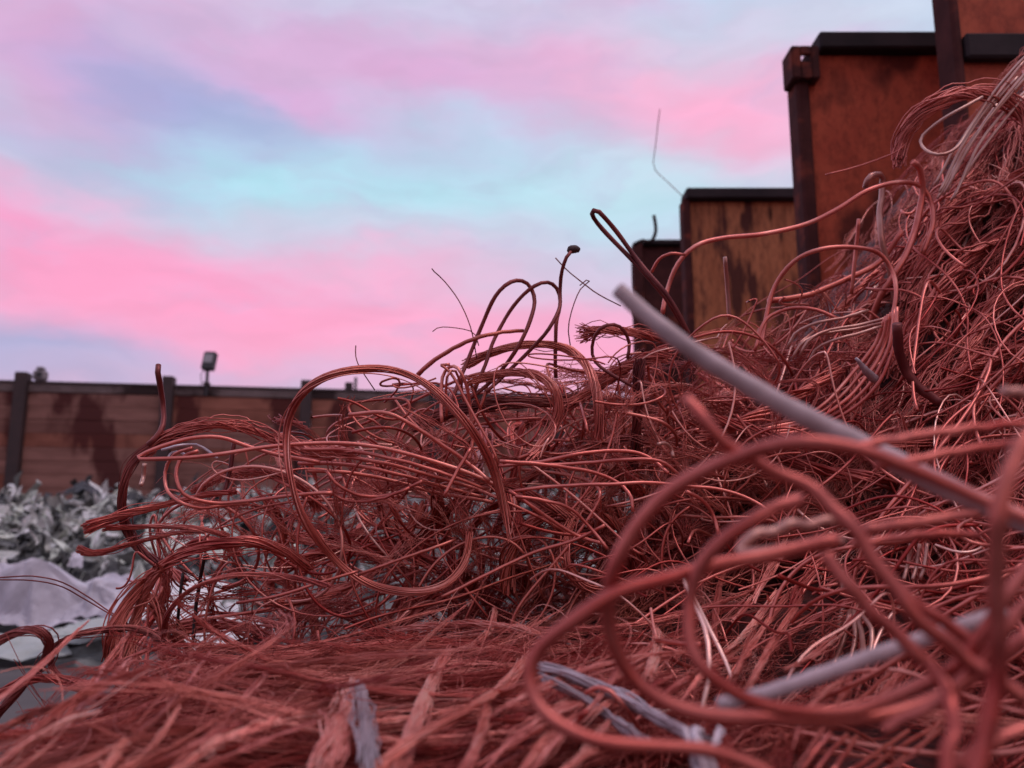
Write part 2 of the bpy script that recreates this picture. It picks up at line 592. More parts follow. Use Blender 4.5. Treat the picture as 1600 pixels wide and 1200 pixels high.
# ------------------------------------------------------------------ far yard wall of boards between posts
WA = math.atan2(1.11, 6.2)
wall = link('board_wall', None, loc=(-8.77, 14.24, 0))
wall.rotation_euler = (0, 0, WA)
tag(wall, 'long brown wall of stacked horizontal boards between dark posts across the back of the yard', 'wall')
BAY = 2.47
BH = .245
HT = 3.30
board_me = {}
for k in range(-2, 9):
    x = k * BAY
    link('post', box_mesh('post', x - .10, x + .10, -.16, .10, 0, 3.53, .012), M['post'], wall)
    nb = 13
    for j in range(nb):
        z = j * BH
        me = box_mesh('board', .0, BAY - .206, -.03, .03, .0005, BH - .0005, .011)
        mt = M['board_b'] if random.random() < .35 else M['board']
        o = link('board', me, mt, wall, (x + .103, random.uniform(-.004, .004), z))
        link('capping_board', box_mesh('capping_board', 0, BAY - .206, -.05, .05, 0, .15, .008), M['cap'], wall, (x + .103, 0, nb * BH + .004))
    link('top_rail', box_mesh('top_rail', 0, BAY - .206, -.07, .07, 0, .045, .006), M['post'], wall, (x + .103, 0, nb * BH + .156))


def wall_point(px, py, off=0):
    """point on the wall plane, off metres in front of it"""
    r = FW + (px - 800) / FPX * RT + (600 - py) / FPX * UP
    n = np.array([math.sin(WA), -math.cos(WA), 0])
    p0 = np.array([-8.77, 14.24, 0]) + n * off
    t = np.dot(p0 - CAM, n) / np.dot(r, n)
    return CAM + r * t


# floodlight on its pole
p = wall_point(323, 600, .12)
fl = link('floodlight', None, loc=p)
fl.rotation_euler = (0, 0, WA)
tag(fl, 'square black floodlight on a short pole above the board wall', 'floodlight')
link('pole', mesh('pole', *tubes(np.array([[[0, 0, -.22], [0, 0, 0], [0, 0, .26]]], float), .03, 8, True)[:2]), M['lamp_body'], fl)
head = link('head', box_mesh('head', -.115, .115, -.07, .07, 0, .36, .02), M['lamp_body'], fl, (.0, 0, .26))
head.rotation_euler = (math.radians(-14), math.radians(2), math.radians(-14))
link('lamp_lens', box_mesh('lamp_lens', -.082, .082, -.078, -.065, .125, .30, .004), M['lamp_glass'], head)
c, _ = spline([(-.02, .03, .33), (-.12, .05, .18), (-.1, .05, .04), (-.13, .03, -.05)], 14)
link('cable', mesh('cable', *tubes(c[None], .008, 5)[:2]), M['lamp_body'], fl)
link('bracket', box_mesh('bracket', -.06, .06, -.05, .05, -.02, .03, .005), M['post'], fl)

p = wall_point(63, 592, .0)
lb = link('bulkhead_lamp', None, loc=p)
lb.rotation_euler = (0, 0, WA)
tag(lb, 'small pale box lamp with rounded hood on top of the wall by the left post', 'lamp')
link('housing', box_mesh('housing', -.11, .11, -.08, .08, -.03, .15, .03), M['box'], lb)
link('hood', box_mesh('hood', -.07, .07, -.09, .07, .15, .215, .03), M['box'], lb)
link('lamp_lens', box_mesh('lamp_lens', -.05, .05, -.09, -.082, .02, .11, .003), M['lamp_body'], lb)

p = wall_point(553, 606, .0)
jb = link('junction_box', None, loc=p)
jb.rotation_euler = (0, 0, WA)
tag(jb, 'small dark box on an upright bracket on the wall top beside the copper loop', 'junction box')
link('box_body', box_mesh('box_body', -.17, -.02, -.05, .05, -.03, .10, .01), M['post'], jb)
link('bracket', box_mesh('bracket', 0, .06, -.06, .06, -.05, .20, .006), M['box'], jb)


# ------------------------------------------------------------------ steel bay walls stepping down on the right
def bay_wall(label, px_left, py_top, y, width, panel_mat, post_px, rail_px, casting=None, mid_rail=None, rail_from=None, thick=.14, post_drop=.001):
    """upright steel partition: left post, top rail, recessed rusted panel, ribs"""
    pl = on_plane(px_left, py_top, y)
    x0, top = (px_left - 800) / FPX * (pl[1] + thick) / math.cos(PITCH) / (1 + (600 - max(py_top, 40)) / FPX * -math.tan(PITCH)), pl[2]
    s = y / FPX * 1.02
    pw, rh = post_px * s, rail_px * s
    root = link('steel_bay_wall', None, loc=(x0, y, 0))
    tag(root, label, 'wall', 'rusted steel bay walls')
    link('post', box_mesh('post', 0, pw, 0, thick, 0, top - post_drop, .012), M['frame'], root)
    rx = pw + .002
    link('panel', box_mesh('panel', rx, width - pw, .035, thick - .035, 0, top - rh - .002, .004), panel_mat, root)
    rtop = top
    if rail_from:
        q = on_plane(rail_from[0], rail_from[1], y)
        link('top_rail', box_mesh('top_rail', q[0] - x0, width, -.03, thick + .02, top - rh, q[2], .010), M['rail'], root)
    else:
        link('top_rail', box_mesh('top_rail', pw + .002, width, -.02, thick + .02, top - rh, top + .012, .010), M['rail'], root)
    link('end_post', box_mesh('end_post', width - pw, width, 0.002, thick, 0, top - rh - .004, .012), M['frame'], root)
    if mid_rail:
        q = on_plane(px_left, mid_rail[0], y)[2]
        q2 = on_plane(px_left, mid_rail[1], y)[2]
        link('mid_rail', box_mesh('mid_rail', pw + .003, width - pw, -.015, .034, q2, q, .010), M['rail'], root)
    # low weld ribs across the panel
    return root, x0, top, s


b2, bx, btop, bs = bay_wall('tall orange rusted steel wall with a corner casting on its dark left post', 1226, 95, 3.7, 2.4, M['rust'], 22, -18, rail_from=(1277, 53), post_drop=.06)
# corner casting: hollow block with a slot through its face
cs = bs
cast = link('corner_casting', None, parent=b2, loc=(0, 0, 0))
import bmesh
bm = bmesh.new()
cx0, cx1 = -10 * cs, 36 * cs
cz0, cz1 = btop - 38 * cs, btop + 20 * cs


def bm_box(bm, x0, x1, y0, y1, z0, z1, bev=.006):
    r = bmesh.ops.create_cube(bm, size=1)
    for v in r['verts']:
        v.co = ((x0 + (v.co.x + .5) * (x1 - x0)), (y0 + (v.co.y + .5) * (y1 - y0)), (z0 + (v.co.z + .5) * (z1 - z0)))
    if bev:
        bmesh.ops.bevel(bm, geom=list({e for v in r['verts'] for e in v.link_edges}), offset=bev, segments=2, affect='EDGES')


COL.objects.unlink(cast)
bpy.data.objects.remove(cast)
sl0, sl1, sz0, sz1 = cx0 + 16 * cs, cx0 + 32 * cs, cz0 + 29 * cs, cz0 + 43 * cs
bm_box(bm, cx0, sl0, -.04, .10, cz0, cz1)
bm_box(bm, sl1, cx1, -.039, .099, cz0, cz1)
bm_box(bm, sl0 - .004, sl1 + .004, -.038, -.012, cz0, sz0, .004)
bm_box(bm, sl0 - .004, sl1 + .004, -.038, -.012, sz1, cz1, .004)
me = bpy.data.meshes.new('corner_casting')
bm.to_mesh(me)
bm.free()
link('corner_casting', me, M['frame'], b2)

bay_wall('dark framed rusted wall rising out of the top right corner with a black cross rail', 1457, -330, 2.95, 2.4, M['rust_c'], 16, 40, mid_rail=(53, 92))
b3, *_ = bay_wall('lower ochre rusted steel wall with a thin dark top edge behind the wire arcs', 1060, 308, 5.3, 2.2, M['rust_b'], 12, 4, rail_from=(1071, 295))
bay_wall('lowest and farthest blackened steel wall at the left end of the row', 985, 377, 6.3, 2.0, M['frame'], 16, 6)

# ------------------------------------------------------------------ scrap heap beyond
SY = [5.4, 6.0, 7.2, 9.0, 10.6, 11.6, 13.2, 14.0]
SZ = [-.05, .12, .42, .90, 1.22, 1.25, .7, .4]


def hs(x, y):
    z = np.interp(y, SY, SZ)
    z = z + .06 * np.sin(x * 1.7 + 1) * np.cos(y * 1.3) + .05 * np.sin(x * 3.9 + y * 2.1) + .03 * np.sin(x * 8.3 - y * 5.2)
    fall = np.clip((x + 11) / 2, 0, 1) * np.clip((4.5 - x) / 2, 0, 1)
    return z * fall


gx = np.linspace(-11.5, 5, 150)
gy = np.linspace(5.2, 14.0, 90)
X, Y = np.meshgrid(gx, gy, indexing='ij')
Z = hs(X, Y) + rng.normal(0, .022, X.shape)


def grid_quads(a, b):
    i = np.arange(a - 1)[:, None] * b
    j = np.arange(b - 1)[None]
    return np.stack([i + j, i + b + j, i + b + j + 1, i + j + 1], -1).reshape(-1, 4)


# keep the mound in front of the wall
Yc = np.minimum(Y, 14.24 + (X + 8.77) * math.tan(WA) - .25)
tag(link('scrap_fines', mesh('scrap_fines', np.stack([X, Yc, Z - .03], -1), grid_quads(150, 90), smooth=False), M['scrap_core']),
    'grey mound of fine metal scrap at the foot of the wall', 'scrap', kind='stuff')


def plate_mesh(seed, nx=4, ny=3, sx=.18, sy=.11, amp=.05, fold=.0, thick=.006):
    """bent shard of sheet metal with a thickness"""
    r = np.random.default_rng(seed)
    u, v = np.meshgrid(np.linspace(-.5, .5, nx), np.linspace(-.5, .5, ny), indexing='ij')
    x = u * sx * (1 + .25 * r.normal(size=u.shape))
    y = v * sy * (1 + .3 * r.normal(size=u.shape))
    z = amp * .4 * np.sin(u * r.uniform(3, 8) + r.uniform(0, 6)) + r.normal(size=u.shape) * amp * .55 + r.uniform(-.9, .9) * np.abs(v) * sy
    z += fold * np.abs(u) * sx
    A = np.stack([x, y, z], -1).reshape(-1, 3)
    n = len(A)
    V = np.vstack([A, A - [0, 0, thick]])
    q = grid_quads(nx, ny)
    Q = [q, q[:, ::-1] + n]
    rim = [i * ny for i in range(nx)] + [(nx - 1) * ny + j for j in range(1, ny)] + [i * ny + ny - 1 for i in range(nx - 2, -1, -1)] + [j for j in range(ny - 2, 0, -1)]
    k = len(rim)
    Q.append(np.array([[rim[i], rim[(i + 1) % k], rim[(i + 1) % k] + n, rim[i] + n] for i in range(k)]))
    return V, np.vstack(Q)


def curl_mesh(seed):
    r = np.random.default_rng(seed)
    t = np.linspace(0, r.uniform(2.5, 5.5), 9)
    R = r.uniform(.05, .09)
    P = np.stack([R * np.cos(t), R * np.sin(t), .03 * t + r.normal(0, .008, 9)], -1)
    V, Q, _ = tubes(P[None], np.full((1, 9), r.uniform(.012, .022)), 4)
    return V, Q


PIECE = []
for s in range(10):
    PIECE.append(('plate', plate_mesh(100 + s, sx=random.uniform(.13, .26), sy=random.uniform(.07, .15), amp=random.uniform(.02, .05), fold=random.uniform(-.4, .7))))
for s in range(5):
    PIECE.append(('strip', plate_mesh(200 + s, 7, 2, .42, .045, .05, .2)))
for s in range(6):
    PIECE.append(('curl', curl_mesh(300 + s)))
PM = [mesh('scrap_piece', v, q, smooth=False) for _, (v, q) in PIECE]
for me in PM:
    me.materials.append(SC[0])
LBL = {'plate': '%s bent shard of sheet metal lying on the %s part of the scrap mound',
       'strip': '%s narrow bent strip of metal lying on the %s part of the scrap mound',
       'curl': '%s curled length of metal lying on the %s part of the scrap mound'}
wsum = [.20, .14, .14, .20, .14, .18]


def on_sheet(x, y):
    d = y * math.cos(PITCH) + (float(hs(x, y)) - 1) * math.sin(PITCH)
    u = 800 + x / d * FPX
    v = 600 - FPX * (-y * math.sin(PITCH) + (float(hs(x, y)) + .05 - 1) * math.cos(PITCH)) / d
    return 15 < u < 195 and 900 < v < 985


cnt = 0
tries = 0
while cnt < 298 and tries < 20000:
    tries += 1
    px, y = random.uniform(-40, 560), random.triangular(6.0, 11.6, 8.5)
    if px > 330 and random.random() < .55:
        continue
    x = (px - 800) / FPX * y
    if on_sheet(x, y):
        continue
    i = random.randrange(len(PM))
    kind = PIECE[i][0]
    o = bpy.data.objects.new('scrap_piece', PM[i])
    COL.objects.link(o)
    k = random.choice((.4, .55, .7, .9, 1.25)) * random.uniform(.8, 1.2) * (.8 + .06 * (y - 6))
    o.scale = (k, k, k)
    o.location = (x, y, float(hs(x, y)) + .035 * k)
    o.rotation_euler = (random.uniform(-1.4, 1.4), random.uniform(-1.2, 1.2), random.uniform(0, 6.28))
    o.material_slots[0].link = 'OBJECT'
    o.material_slots[0].material = random.choices(SC, wsum)[0]
    sh = ['mid grey', 'dull grey', 'pale silvery', 'dark grey', 'pale greenish', 'black'][SC.index(o.material_slots[0].material)]
    sz = 'upper' if y > 8.6 else 'lower'
    tag(o, LBL[kind] % (sh, sz), 'scrap metal', '%s %s on the %s scrap mound' % (sh, kind, sz))
    cnt += 1
# the rest of the mound, past the limit
VV, QQ, off = [], [], 0
mi = []
for n in range(2600):
    x, y = random.uniform(-10.5, 3.8), random.triangular(5.9, 12.0, 8.5)
    if on_sheet(x, y):
        continue
    _, (v, q) = PIECE[random.randrange(len(PIECE))]
    k = random.choice((.35, .5, .65, .85, 1.15)) * random.uniform(.8, 1.2) * (.8 + .06 * (y - 6))
    a, b, c = random.uniform(-1.4, 1.4), random.uniform(-1.2, 1.2), random.uniform(0, 6.28)
    Rz = np.array([[math.cos(c), -math.sin(c), 0], [math.sin(c), math.cos(c), 0], [0, 0, 1]])
    Ry = np.array([[math.cos(b), 0, math.sin(b)], [0, 1, 0], [-math.sin(b), 0, math.cos(b)]])
    Rx = np.array([[1, 0, 0], [0, math.cos(a), -math.sin(a)], [0, math.sin(a), math.cos(a)]])
    VV.append((v * k) @ (Rz @ Ry @ Rx).T + [x, y, float(hs(x, y)) + .01])
    QQ.append(q + off)
    off += len(v)
    mi.append(np.full(len(q), random.choices(range(6), wsum)[0]))
me = mesh('shredded_scrap', np.vstack(VV), np.vstack(QQ), smooth=False)
for m in SC:
    me.materials.append(m)
me.polygons.foreach_set('material_index', np.concatenate(mi).astype(np.int32))
tag(link('shredded_scrap', me), 'shredded grey metal covering the mound by the back wall', 'scrap', kind='stuff')


def film(name, label, px, py, y, w, h, amp, mat, seed, peak=.0, rot=0.0, tilt=.5, cat='plastic sheet'):
    """crumpled sheet lying on the mound"""
    r = np.random.default_rng(seed)
    n, m = 30, 24
    u, v = np.meshgrid(np.linspace(-1, 1, n), np.linspace(-1, 1, m), indexing='ij')
    edge = 1 + .12 * np.sin(3 * np.arctan2(v, u) + seed) + .08 * np.sin(7 * np.arctan2(v, u))
    x, yy = u * w / 2 * edge, v * h / 2 * edge
    z = np.full(u.shape, 9.0)
    for i in range(6):
        a = i * 1.047 + r.uniform(-.4, .4)
        z = np.minimum(z, peak * r.uniform(.9, 1.15) - (math.cos(a) * (u + .15) + math.sin(a) * (v - .1)) * (peak + amp) * r.uniform(.6, 1.25))
    z = np.maximum(z, amp * r.uniform(.2, .5))
    for i in range(5):
        a = r.uniform(0, 6.28)
        ph = (math.cos(a) * u + math.sin(a) * v) * r.uniform(1.5, 4) + r.uniform(0, 6)
        z = z + amp * .45 * np.abs((ph % 2) - 1) / (1 + i * .5)
    z = z + r.normal(0, amp * .03, z.shape)
    z -= z.min()
    A = np.stack([x, yy, z], -1).reshape(-1, 3)
    k = len(A)
    V = np.vstack([A, A - [0, 0, .004]])
    q = grid_quads(n, m)
    p = on_plane(px, py, y)
    for yy_ in np.arange(5.0, 12.0, .02):
        c_ = on_plane(px, py, yy_)
        if c_[2] < float(hs(c_[0], c_[1])) + .10:
            p = c_
            break
    o = link(name, mesh(name, V, np.vstack([q, q[:, ::-1] + k]), smooth=False), mat, loc=(p[0], p[1], p[2]))
    o.rotation_euler = (tilt, 0, rot)
    return tag(o, label, cat)


film('plastic_sheet', 'large crumpled white plastic sheet peaked like a tent on the grey scrap', 78, 950, 6.9, .92, .62, .09, M['sheet'], 5, .46, .1, .45)
film('plastic_sheet', 'flat white plastic sheet beside the tented one near the copper cable foot', 165, 935, 7.0, .40, .42, .05, M['sheet'], 9, .16, -.3, .75)
film('plastic_sheet', 'pale greenish sheet lying lowest at the front edge of the scrap', 30, 1012, 6.3, .8, .40, .05, M['sheet_b'], 12, .03, .15, .25)
film('plastic_sheet', 'narrow greenish sheet with a dark gap below the white plastic', 150, 985, 6.5, .5, .3, .05, M['sheet_b'], 15, .05, -.1, .25)
film('foil_sheet', 'crumpled silvery foil seen through the gap beneath the copper arch', 285, 935, 6.8, .75, .8, .06, SC[2], 21, .05, .4, .3, 'foil')
film('foil_sheet', 'shiny silver foil showing behind the thin black uprights', 330, 985, 6.4, .7, .6, .06, SC[2], 27, .05, .9, .3, 'foil')
film('foil_sheet', 'small silver foil scrap high up in the opening of the tangle', 290, 850, 8.2, .9, .7, .06, SC[4], 33, .05, .2, .5, 'foil')
film('refuse_bag', 'black refuse bag on top of the scrap against the wall', 128, 772, 10.9, .42, .4, .03, M['bag'], 41, .17, .2, 0, 'bag')
film('refuse_bag', 'second black bag half hidden behind the dark copper cable', 212, 782, 10.9, .30, .3, .03, M['bag'], 43, .15, .9, 0, 'bag')
film('paper_scrap', 'tiny bright white scrap at the left edge of the mound', 12, 893, 7.6, .17, .16, .015, M['sheet'], 51, .03, .3, .9, 'paper')
film('paper_scrap', 'bright white scrap just under the frayed cable tip', 119, 876, 7.8, .11, .16, .015, M['sheet'], 53, .03, .3, .9, 'paper')

# ------------------------------------------------------------------ copper heap body
RS = [-9, .42, .58, .8, 1.0, 1.4, 1.58, 2.3]
RZ = [0, 0, .07, .22, .41, .92, 1.2, 1.75]


def hc(x, y):
    s = .8 * x + .75 * (y - 1)
    z = .765 + np.interp(s, RS, RZ)
    z = np.minimum(z, np.interp(x, [-.2, .1, .3, .57, .85, 1.1, 1.23, 1.4, 1.8], [.80, .90, 1.08, 1.30, 1.52, 1.78, 1.98, 2.18, 2.4]))
    yb = np.interp(x, [-.3, .1, .6, 1.0], [1.42, 1.55, 2.2, 2.62])
    z = z - 1.5 * np.maximum(y - yb, 0)
    z = z - 2.6 * np.maximum(-.52 - x, 0) - .9 * np.maximum(.62 - y, 0)
    z = z - 1.4 * np.maximum(x - 2.2, 0)
    return np.maximum(z, 0)


def hcn(x, y):
    return hc(x, y) + (.018 * np.sin(x * 13 + y * 7) + .014 * np.sin(x * 23 - y * 17 + 2) + .012 * np.sin(y * 31 + x * 9)) * (hc(x, y) > .02)


gx = np.linspace(-1.6, 4.0, 200)
gy = np.linspace(-.6, 3.4, 160)
X, Y = np.meshgrid(gx, gy, indexing='ij')
Z = hcn(X, Y) - .035 + rng.normal(0, .006, X.shape)
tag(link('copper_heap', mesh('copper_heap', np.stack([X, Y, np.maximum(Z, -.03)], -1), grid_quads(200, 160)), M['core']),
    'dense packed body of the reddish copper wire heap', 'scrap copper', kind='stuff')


def walk(P0, D0, K, step, curv, wander, lo=.0, hi=.06, flow=None, pull=.0, top=None):
    """vectorised wandering curves kept between lo and hi above the heap"""
    n = len(P0)
    P = np.empty((n, K, 3))
    p = P0.copy()
    d = norm(D0)
    ax = norm(rng.normal(size=(n, 3)))
    lo = np.broadcast_to(lo, (n,))
    hi = np.broadcast_to(hi, (n,))
    for k in range(K):
        P[:, k] = p
        ax = norm(ax + wander * rng.normal(size=(n, 3)))
        d = norm(d + step[:, None] * curv[:, None] * np.cross(ax, d))
        if flow is not None:
            d = norm(d + pull * flow)
        p = p + step[:, None] * d
        h = hcn(p[:, 0], p[:, 1])
        lowz, hiz = h + lo, h + hi
        if top is not None:
            hiz = np.maximum(hiz, top(p[:, 0], p[:, 1]))
        z = p[:, 2]
        z = np.where(z < lowz, z + .6 * (lowz - z), z)
        z = np.where(z > hiz, z + .35 * (hiz - z), z)
        p[:, 2] = z
    # relax kinks
    for _ in range(2):
        P[:, 1:-1] = .25 * P[:, :-2] + .5 * P[:, 1:-1] + .25 * P[:, 2:]
    return P


def clumps(Gs, n, rad, rs, tint_mu, sides=3, fray=.5, flat=.5):
    """strands round each guide of Gs (M,K,3): returns curves, radii, tint"""
    out, rr, tt = [], [], []
    for g in Gs:
        m = max(3, int(n * rng.uniform(.5, 1.5)))
        C = bundle_curves(g, m, rad * rng.uniform(.5, 1.7), flat=flat, twist=rng.uniform(-2.5, 2.5), fray=rng.uniform(-.75, fray), fray_pow=2.4, loose=.22, stray=.12, stagger=.38)
        out.append(C)
        rr.append(np.broadcast_to(rs * rng.uniform(.7, 1.35, (m, 1)), (m, g.shape[0])))
        tt.append(np.full(m, tint_mu + rng.normal(0, .26) + .45 * (rng.random() < .10)) + rng.normal(0, .15, m))
    return np.concatenate(out), np.concatenate(rr), np.concatenate(tt)


def build(name, C, R, T, sides, mat, label=None, cat=None, group=None, kind=None, cap=False, shade_taper=True):
    V, Q, Tr = tubes(C, R, sides, cap)
    tint = np.repeat(T, C.shape[1] * sides)
    if cap:
        tint = np.concatenate([tint, T, T])
    o = link(name, mesh(name, V, Q, Tr, tint), mat)
    return tag(o, label, cat, group, kind)


def surf(x, y, off=.0):
    return np.stack([x, y, hcn(x, y) + off], -1)


def pix_to_heap(px, py, up=0.0):
    """march photo rays to the heap surface; returns points and hit mask"""
    r = FW + ((px - 800) / FPX)[:, None] * RT + ((600 - py) / FPX)[:, None] * UP
    t = np.full(len(px), .45)
    hit = np.zeros(len(px), bool)
    for _ in range(260):
        p = CAM + r * t[:, None]
        below = p[:, 2] < hcn(p[:, 0], p[:, 1]) + up
        hit |= below
        t = np.where(hit, t, t + .01)
    return CAM + r * t[:, None], hit & (t < 3.0)


# --- fine strands combed over the front left of the heap
def stuff_clump(name, label, pxr, pyr, M_, n, rad, rs, K, ln, dirs, spread, tint, curv=5, off=(.0, .03), mat='hair', fray=.5):
    px = rng.uniform(*pxr, M_)
    py = rng.uniform(*pyr, M_)
    P, hit = pix_to_heap(px, py)
    P = P[hit]
    m = len(P)
    d = norm(np.array(dirs)[None] + spread * rng.normal(size=(m, 3)))
    d *= np.where(rng.random((m, 1)) < .5, 1, -1)
    st = rng.uniform(*ln, m) / K
    lo = rng.uniform(*off, m)
    P = P + np.array([0, 0, 1]) * lo[:, None] - d * (st * K / 2)[:, None]
    P[:, 2] = np.maximum(P[:, 2], hcn(P[:, 0], P[:, 1]) + lo)
    G = walk(P, d, K, st, rng.normal(0, curv, m), .25, lo, lo + .02, None, 0)
    C, R, T = clumps(G, n, rad, rs, tint, fray=fray)
    return build(name, C, R, T, 3, M[mat], label, 'copper strands', kind='stuff')


stuff_clump('fine_copper_strands', 'fine hair-like copper strands combed flat across the front left of the heap', (-60, 950), (985, 1230), 380, 22, .0075, .00046, 14,
            (.45, 1.0), (1, .42, 0), .13, .25, 2.0, (-.025, .008))
stuff_clump('fine_copper_strands', 'matted copper strands streaming down the steep right side of the heap', (1180, 2250), (60, 900), 310, 17, .013, .00085, 13,
            (.2, .55), (.62, .25, .62), .22, .26, 3, (-.02, .03))
stuff_clump('fine_copper_strands', 'tangled copper strands filling the lower right of the heap', (830, 2000), (600, 1230), 250, 16, .012, .0007, 13,
            (.12, .4), (.6, .5, .35), .45, .26, 5, (-.01, .03))
stuff_clump('fine_copper_strands', 'loose copper strands on the middle slope of the heap', (950, 1350), (420, 900), 150, 16, .010, .0007, 14,
            (.15, .4), (.7, .2, .4), .5, .28, 6, (-.01, .05))


stuff_clump('fine_copper_strands', 'matted copper strands hanging over the crest at the top right of the heap', (1340, 1660), (80, 460), 130, 20, .015, .0008, 13,
            (.15, .4), (.62, .1, .7), .22, .30, 4, (-.02, .02))


# single hairs lifting off the combed strands
px, py = rng.uniform(-40, 1000, 700), rng.uniform(985, 1225, 700)
P, hit = pix_to_heap(px, py)
P = P[hit]
m = len(P)
lo = rng.uniform(.0, .05, m)
P[:, 2] += lo
G = walk(P, norm(np.array([[1, .5, .15]]) + rng.normal(size=(m, 3)) * .5), 14, rng.uniform(.06, .3, m) / 14, rng.normal(0, 12, m), .3, lo, lo + .03)
build('stray_copper_hair', G, rng.uniform(.00030, .0007, (m, 1)) * np.linspace(1, .5, 14)[None], rng.normal(.5, .25, m), 3, M['hair'], 'stray single copper hairs lifting off the combed strands', 'copper strands', kind='stuff')


# --- loose tangle standing up over the left and middle of the heap
def top_tangle(x, y):
    # height of the springy tangle over the heap, following its outline
    return np.interp(x, [-.78, -.66, -.5, -.3, -.1, .1, .3, .5], [.86, 1.05, 1.13, 1.18, 1.24, 1.26, 1.3, 1.42])


def tangle_starts(n, xr=(-.62, .42), yr=(1.46, 1.84), bias=1.15):
    y = rng.uniform(*yr, n)
    x = y * (-.40 + .68 * rng.random(n) ** .8)
    h = hcn(x, y)
    t = top_tangle(x, y)
    base = np.maximum(h, .66)
    z = base + (t - base) * rng.random(n) ** bias * .93
    return np.stack([x, y, z], -1)


def tangle(n, K, ln, curv, hz=.45):
    P = tangle_starts(n)
    d = rng.normal(size=(n, 3)) * np.array([1.0, .5, hz])
    st = rng.uniform(*ln, n) / K
    lo = np.full(n, -.04)
    W = walk(P, d, K, st, curv, .12, lo, lo, None, 0, top_tangle)
    W[..., 1] = np.clip(W[..., 1], 1.40, 1.95)
    lim = -.42 * W[..., 1] + .02 * np.sin(W[..., 2] * 30)
    W[..., 0] = np.where(W[..., 0] < lim, lim + .38 * (W[..., 0] - lim), W[..., 0])
    return W


def where_in(C):
    """rough place of a curve in the left tangle, for its label"""
    c = C.mean(0)
    x = c[0] / c[1]
    a = 'left end' if x < -.28 else ('middle' if x < -.02 else 'right end')
    b = 'upper' if c[2] > .98 else 'lower'
    return b, a


# stout stranded cables standing in the lower part of the tangle
W = tangle(58, 24, (.25, .6), rng.uniform(3, 9, 58) * np.where(rng.random(58) < .5, 1, -1), 1.2)
W[..., 2] -= .07
for g in W:
    m = 22
    r = rng.uniform(.005, .010)
    C = bundle_curves(g, m, np.full(24, r), twist=rng.uniform(2, 6), fray=.6, loose=.14, stray=.06)
    b, a = where_in(g)
    build('stranded_cable', C, np.full((m, 24), r * .27), np.clip(rng.normal(.36, .15) + rng.normal(0, .1, m), 0, 1), 4, M['copper'],
          'stout stranded copper cable bent inside the %s %s of the springy left tangle' % (b, a), 'copper cable', 'stranded cables in the %s %s of the left tangle' % (b, a))
nw = 340
W = tangle(nw, 36, (.3, .8), rng.uniform(4, 13, nw) * np.where(rng.random(nw) < .5, 1, -1))
R = rng.uniform(.0013, .0031, (nw, 1)) * np.ones((1, 36))
T = rng.normal(.46, .26, nw) + .5 * (rng.random(nw) < .18)
order = np.argsort(-R[:, 0])
for i in order[:90]:
    b, a = where_in(W[i])
    q = 'bright' if T[i] > .36 else 'dark'
    build('copper_wire', W[i:i + 1], R[i:i + 1], T[i:i + 1], 7, M['copper'], '%s curling copper wire caught in the %s %s of the springy left tangle' % (q, b, a), 'copper wire',
          '%s wires in the %s %s of the left tangle' % (q, b, a), cap=True)
rest = order[90:]
build('copper_wire_tangle', W[rest], R[rest], T[rest], 5, M['copper'], 'thin copper wires woven through the left tangle', 'copper wire', kind='stuff')
# hair in the tangle
G = tangle(230, 16, (.25, .6), rng.uniform(3, 10, 230) * np.where(rng.random(230) < .5, 1, -1), .3)
C, R, T = clumps(G, 16, .010, .0006, .26)
build('fine_copper_strands', C, R, T, 3, M['hair'], 'frayed copper strands matted inside the left tangle', 'copper strands', kind='stuff')
# stray single hairs
G = tangle(420, 14, (.12, .4), rng.uniform(4, 16, 420), .7)
build('stray_copper_hair', G, np.full((420, 14), .0004), rng.normal(.4, .1, 420), 3, M['hair'], 'stray single copper hairs sticking out of the left tangle', 'copper strands', kind='stuff')

# --- wires over the right slope
n = 450
px, py = rng.uniform(980, 1950, n), rng.uniform(330, 1180, n)
P, hit = pix_to_heap(px, py)
P = P[hit]
n = len(P)
d = norm(np.array([[.6, .2, .4]]) + rng.normal(size=(n, 3)) * .8)
lo = rng.uniform(.0, .07, n)
P[:, 2] += lo
W = walk(P, d, 30, rng.uniform(.3, .8, n) / 30, rng.uniform(3, 12, n) * np.where(rng.random(n) < .5, 1, -1), .15, lo, lo + .10)
R = rng.uniform(.0012, .0031, (n, 1)) * np.ones((1, 30))
T = rng.normal(.36, .27, n) + .65 * (rng.random(n) < .24)
order = np.argsort(-R[:, 0])
def WL(i):
    return ('bright' if T[i] > .36 else 'dark', 'upper part' if W[i].mean(0)[2] > 1.1 else 'lower part')


vis = np.abs(W[:, :, 0].mean(1) / W[:, :, 1].mean(1)) < .66
for i in order[vis[order]][:70]:
    build('copper_wire', W[i:i + 1], R[i:i + 1], T[i:i + 1], 7, M['copper'], '%s curling copper wire lying on the %s of the heap\'s right slope' % WL(i), 'copper wire', '%s wires on the %s of the right slope' % WL(i), cap=True)
rest = np.setdiff1d(order, order[vis[order]][:70])
build('copper_wire_tangle', W[rest], R[rest], T[rest], 5, M['copper'], 'thin copper wires lying over the right slope', 'copper wire', kind='stuff')


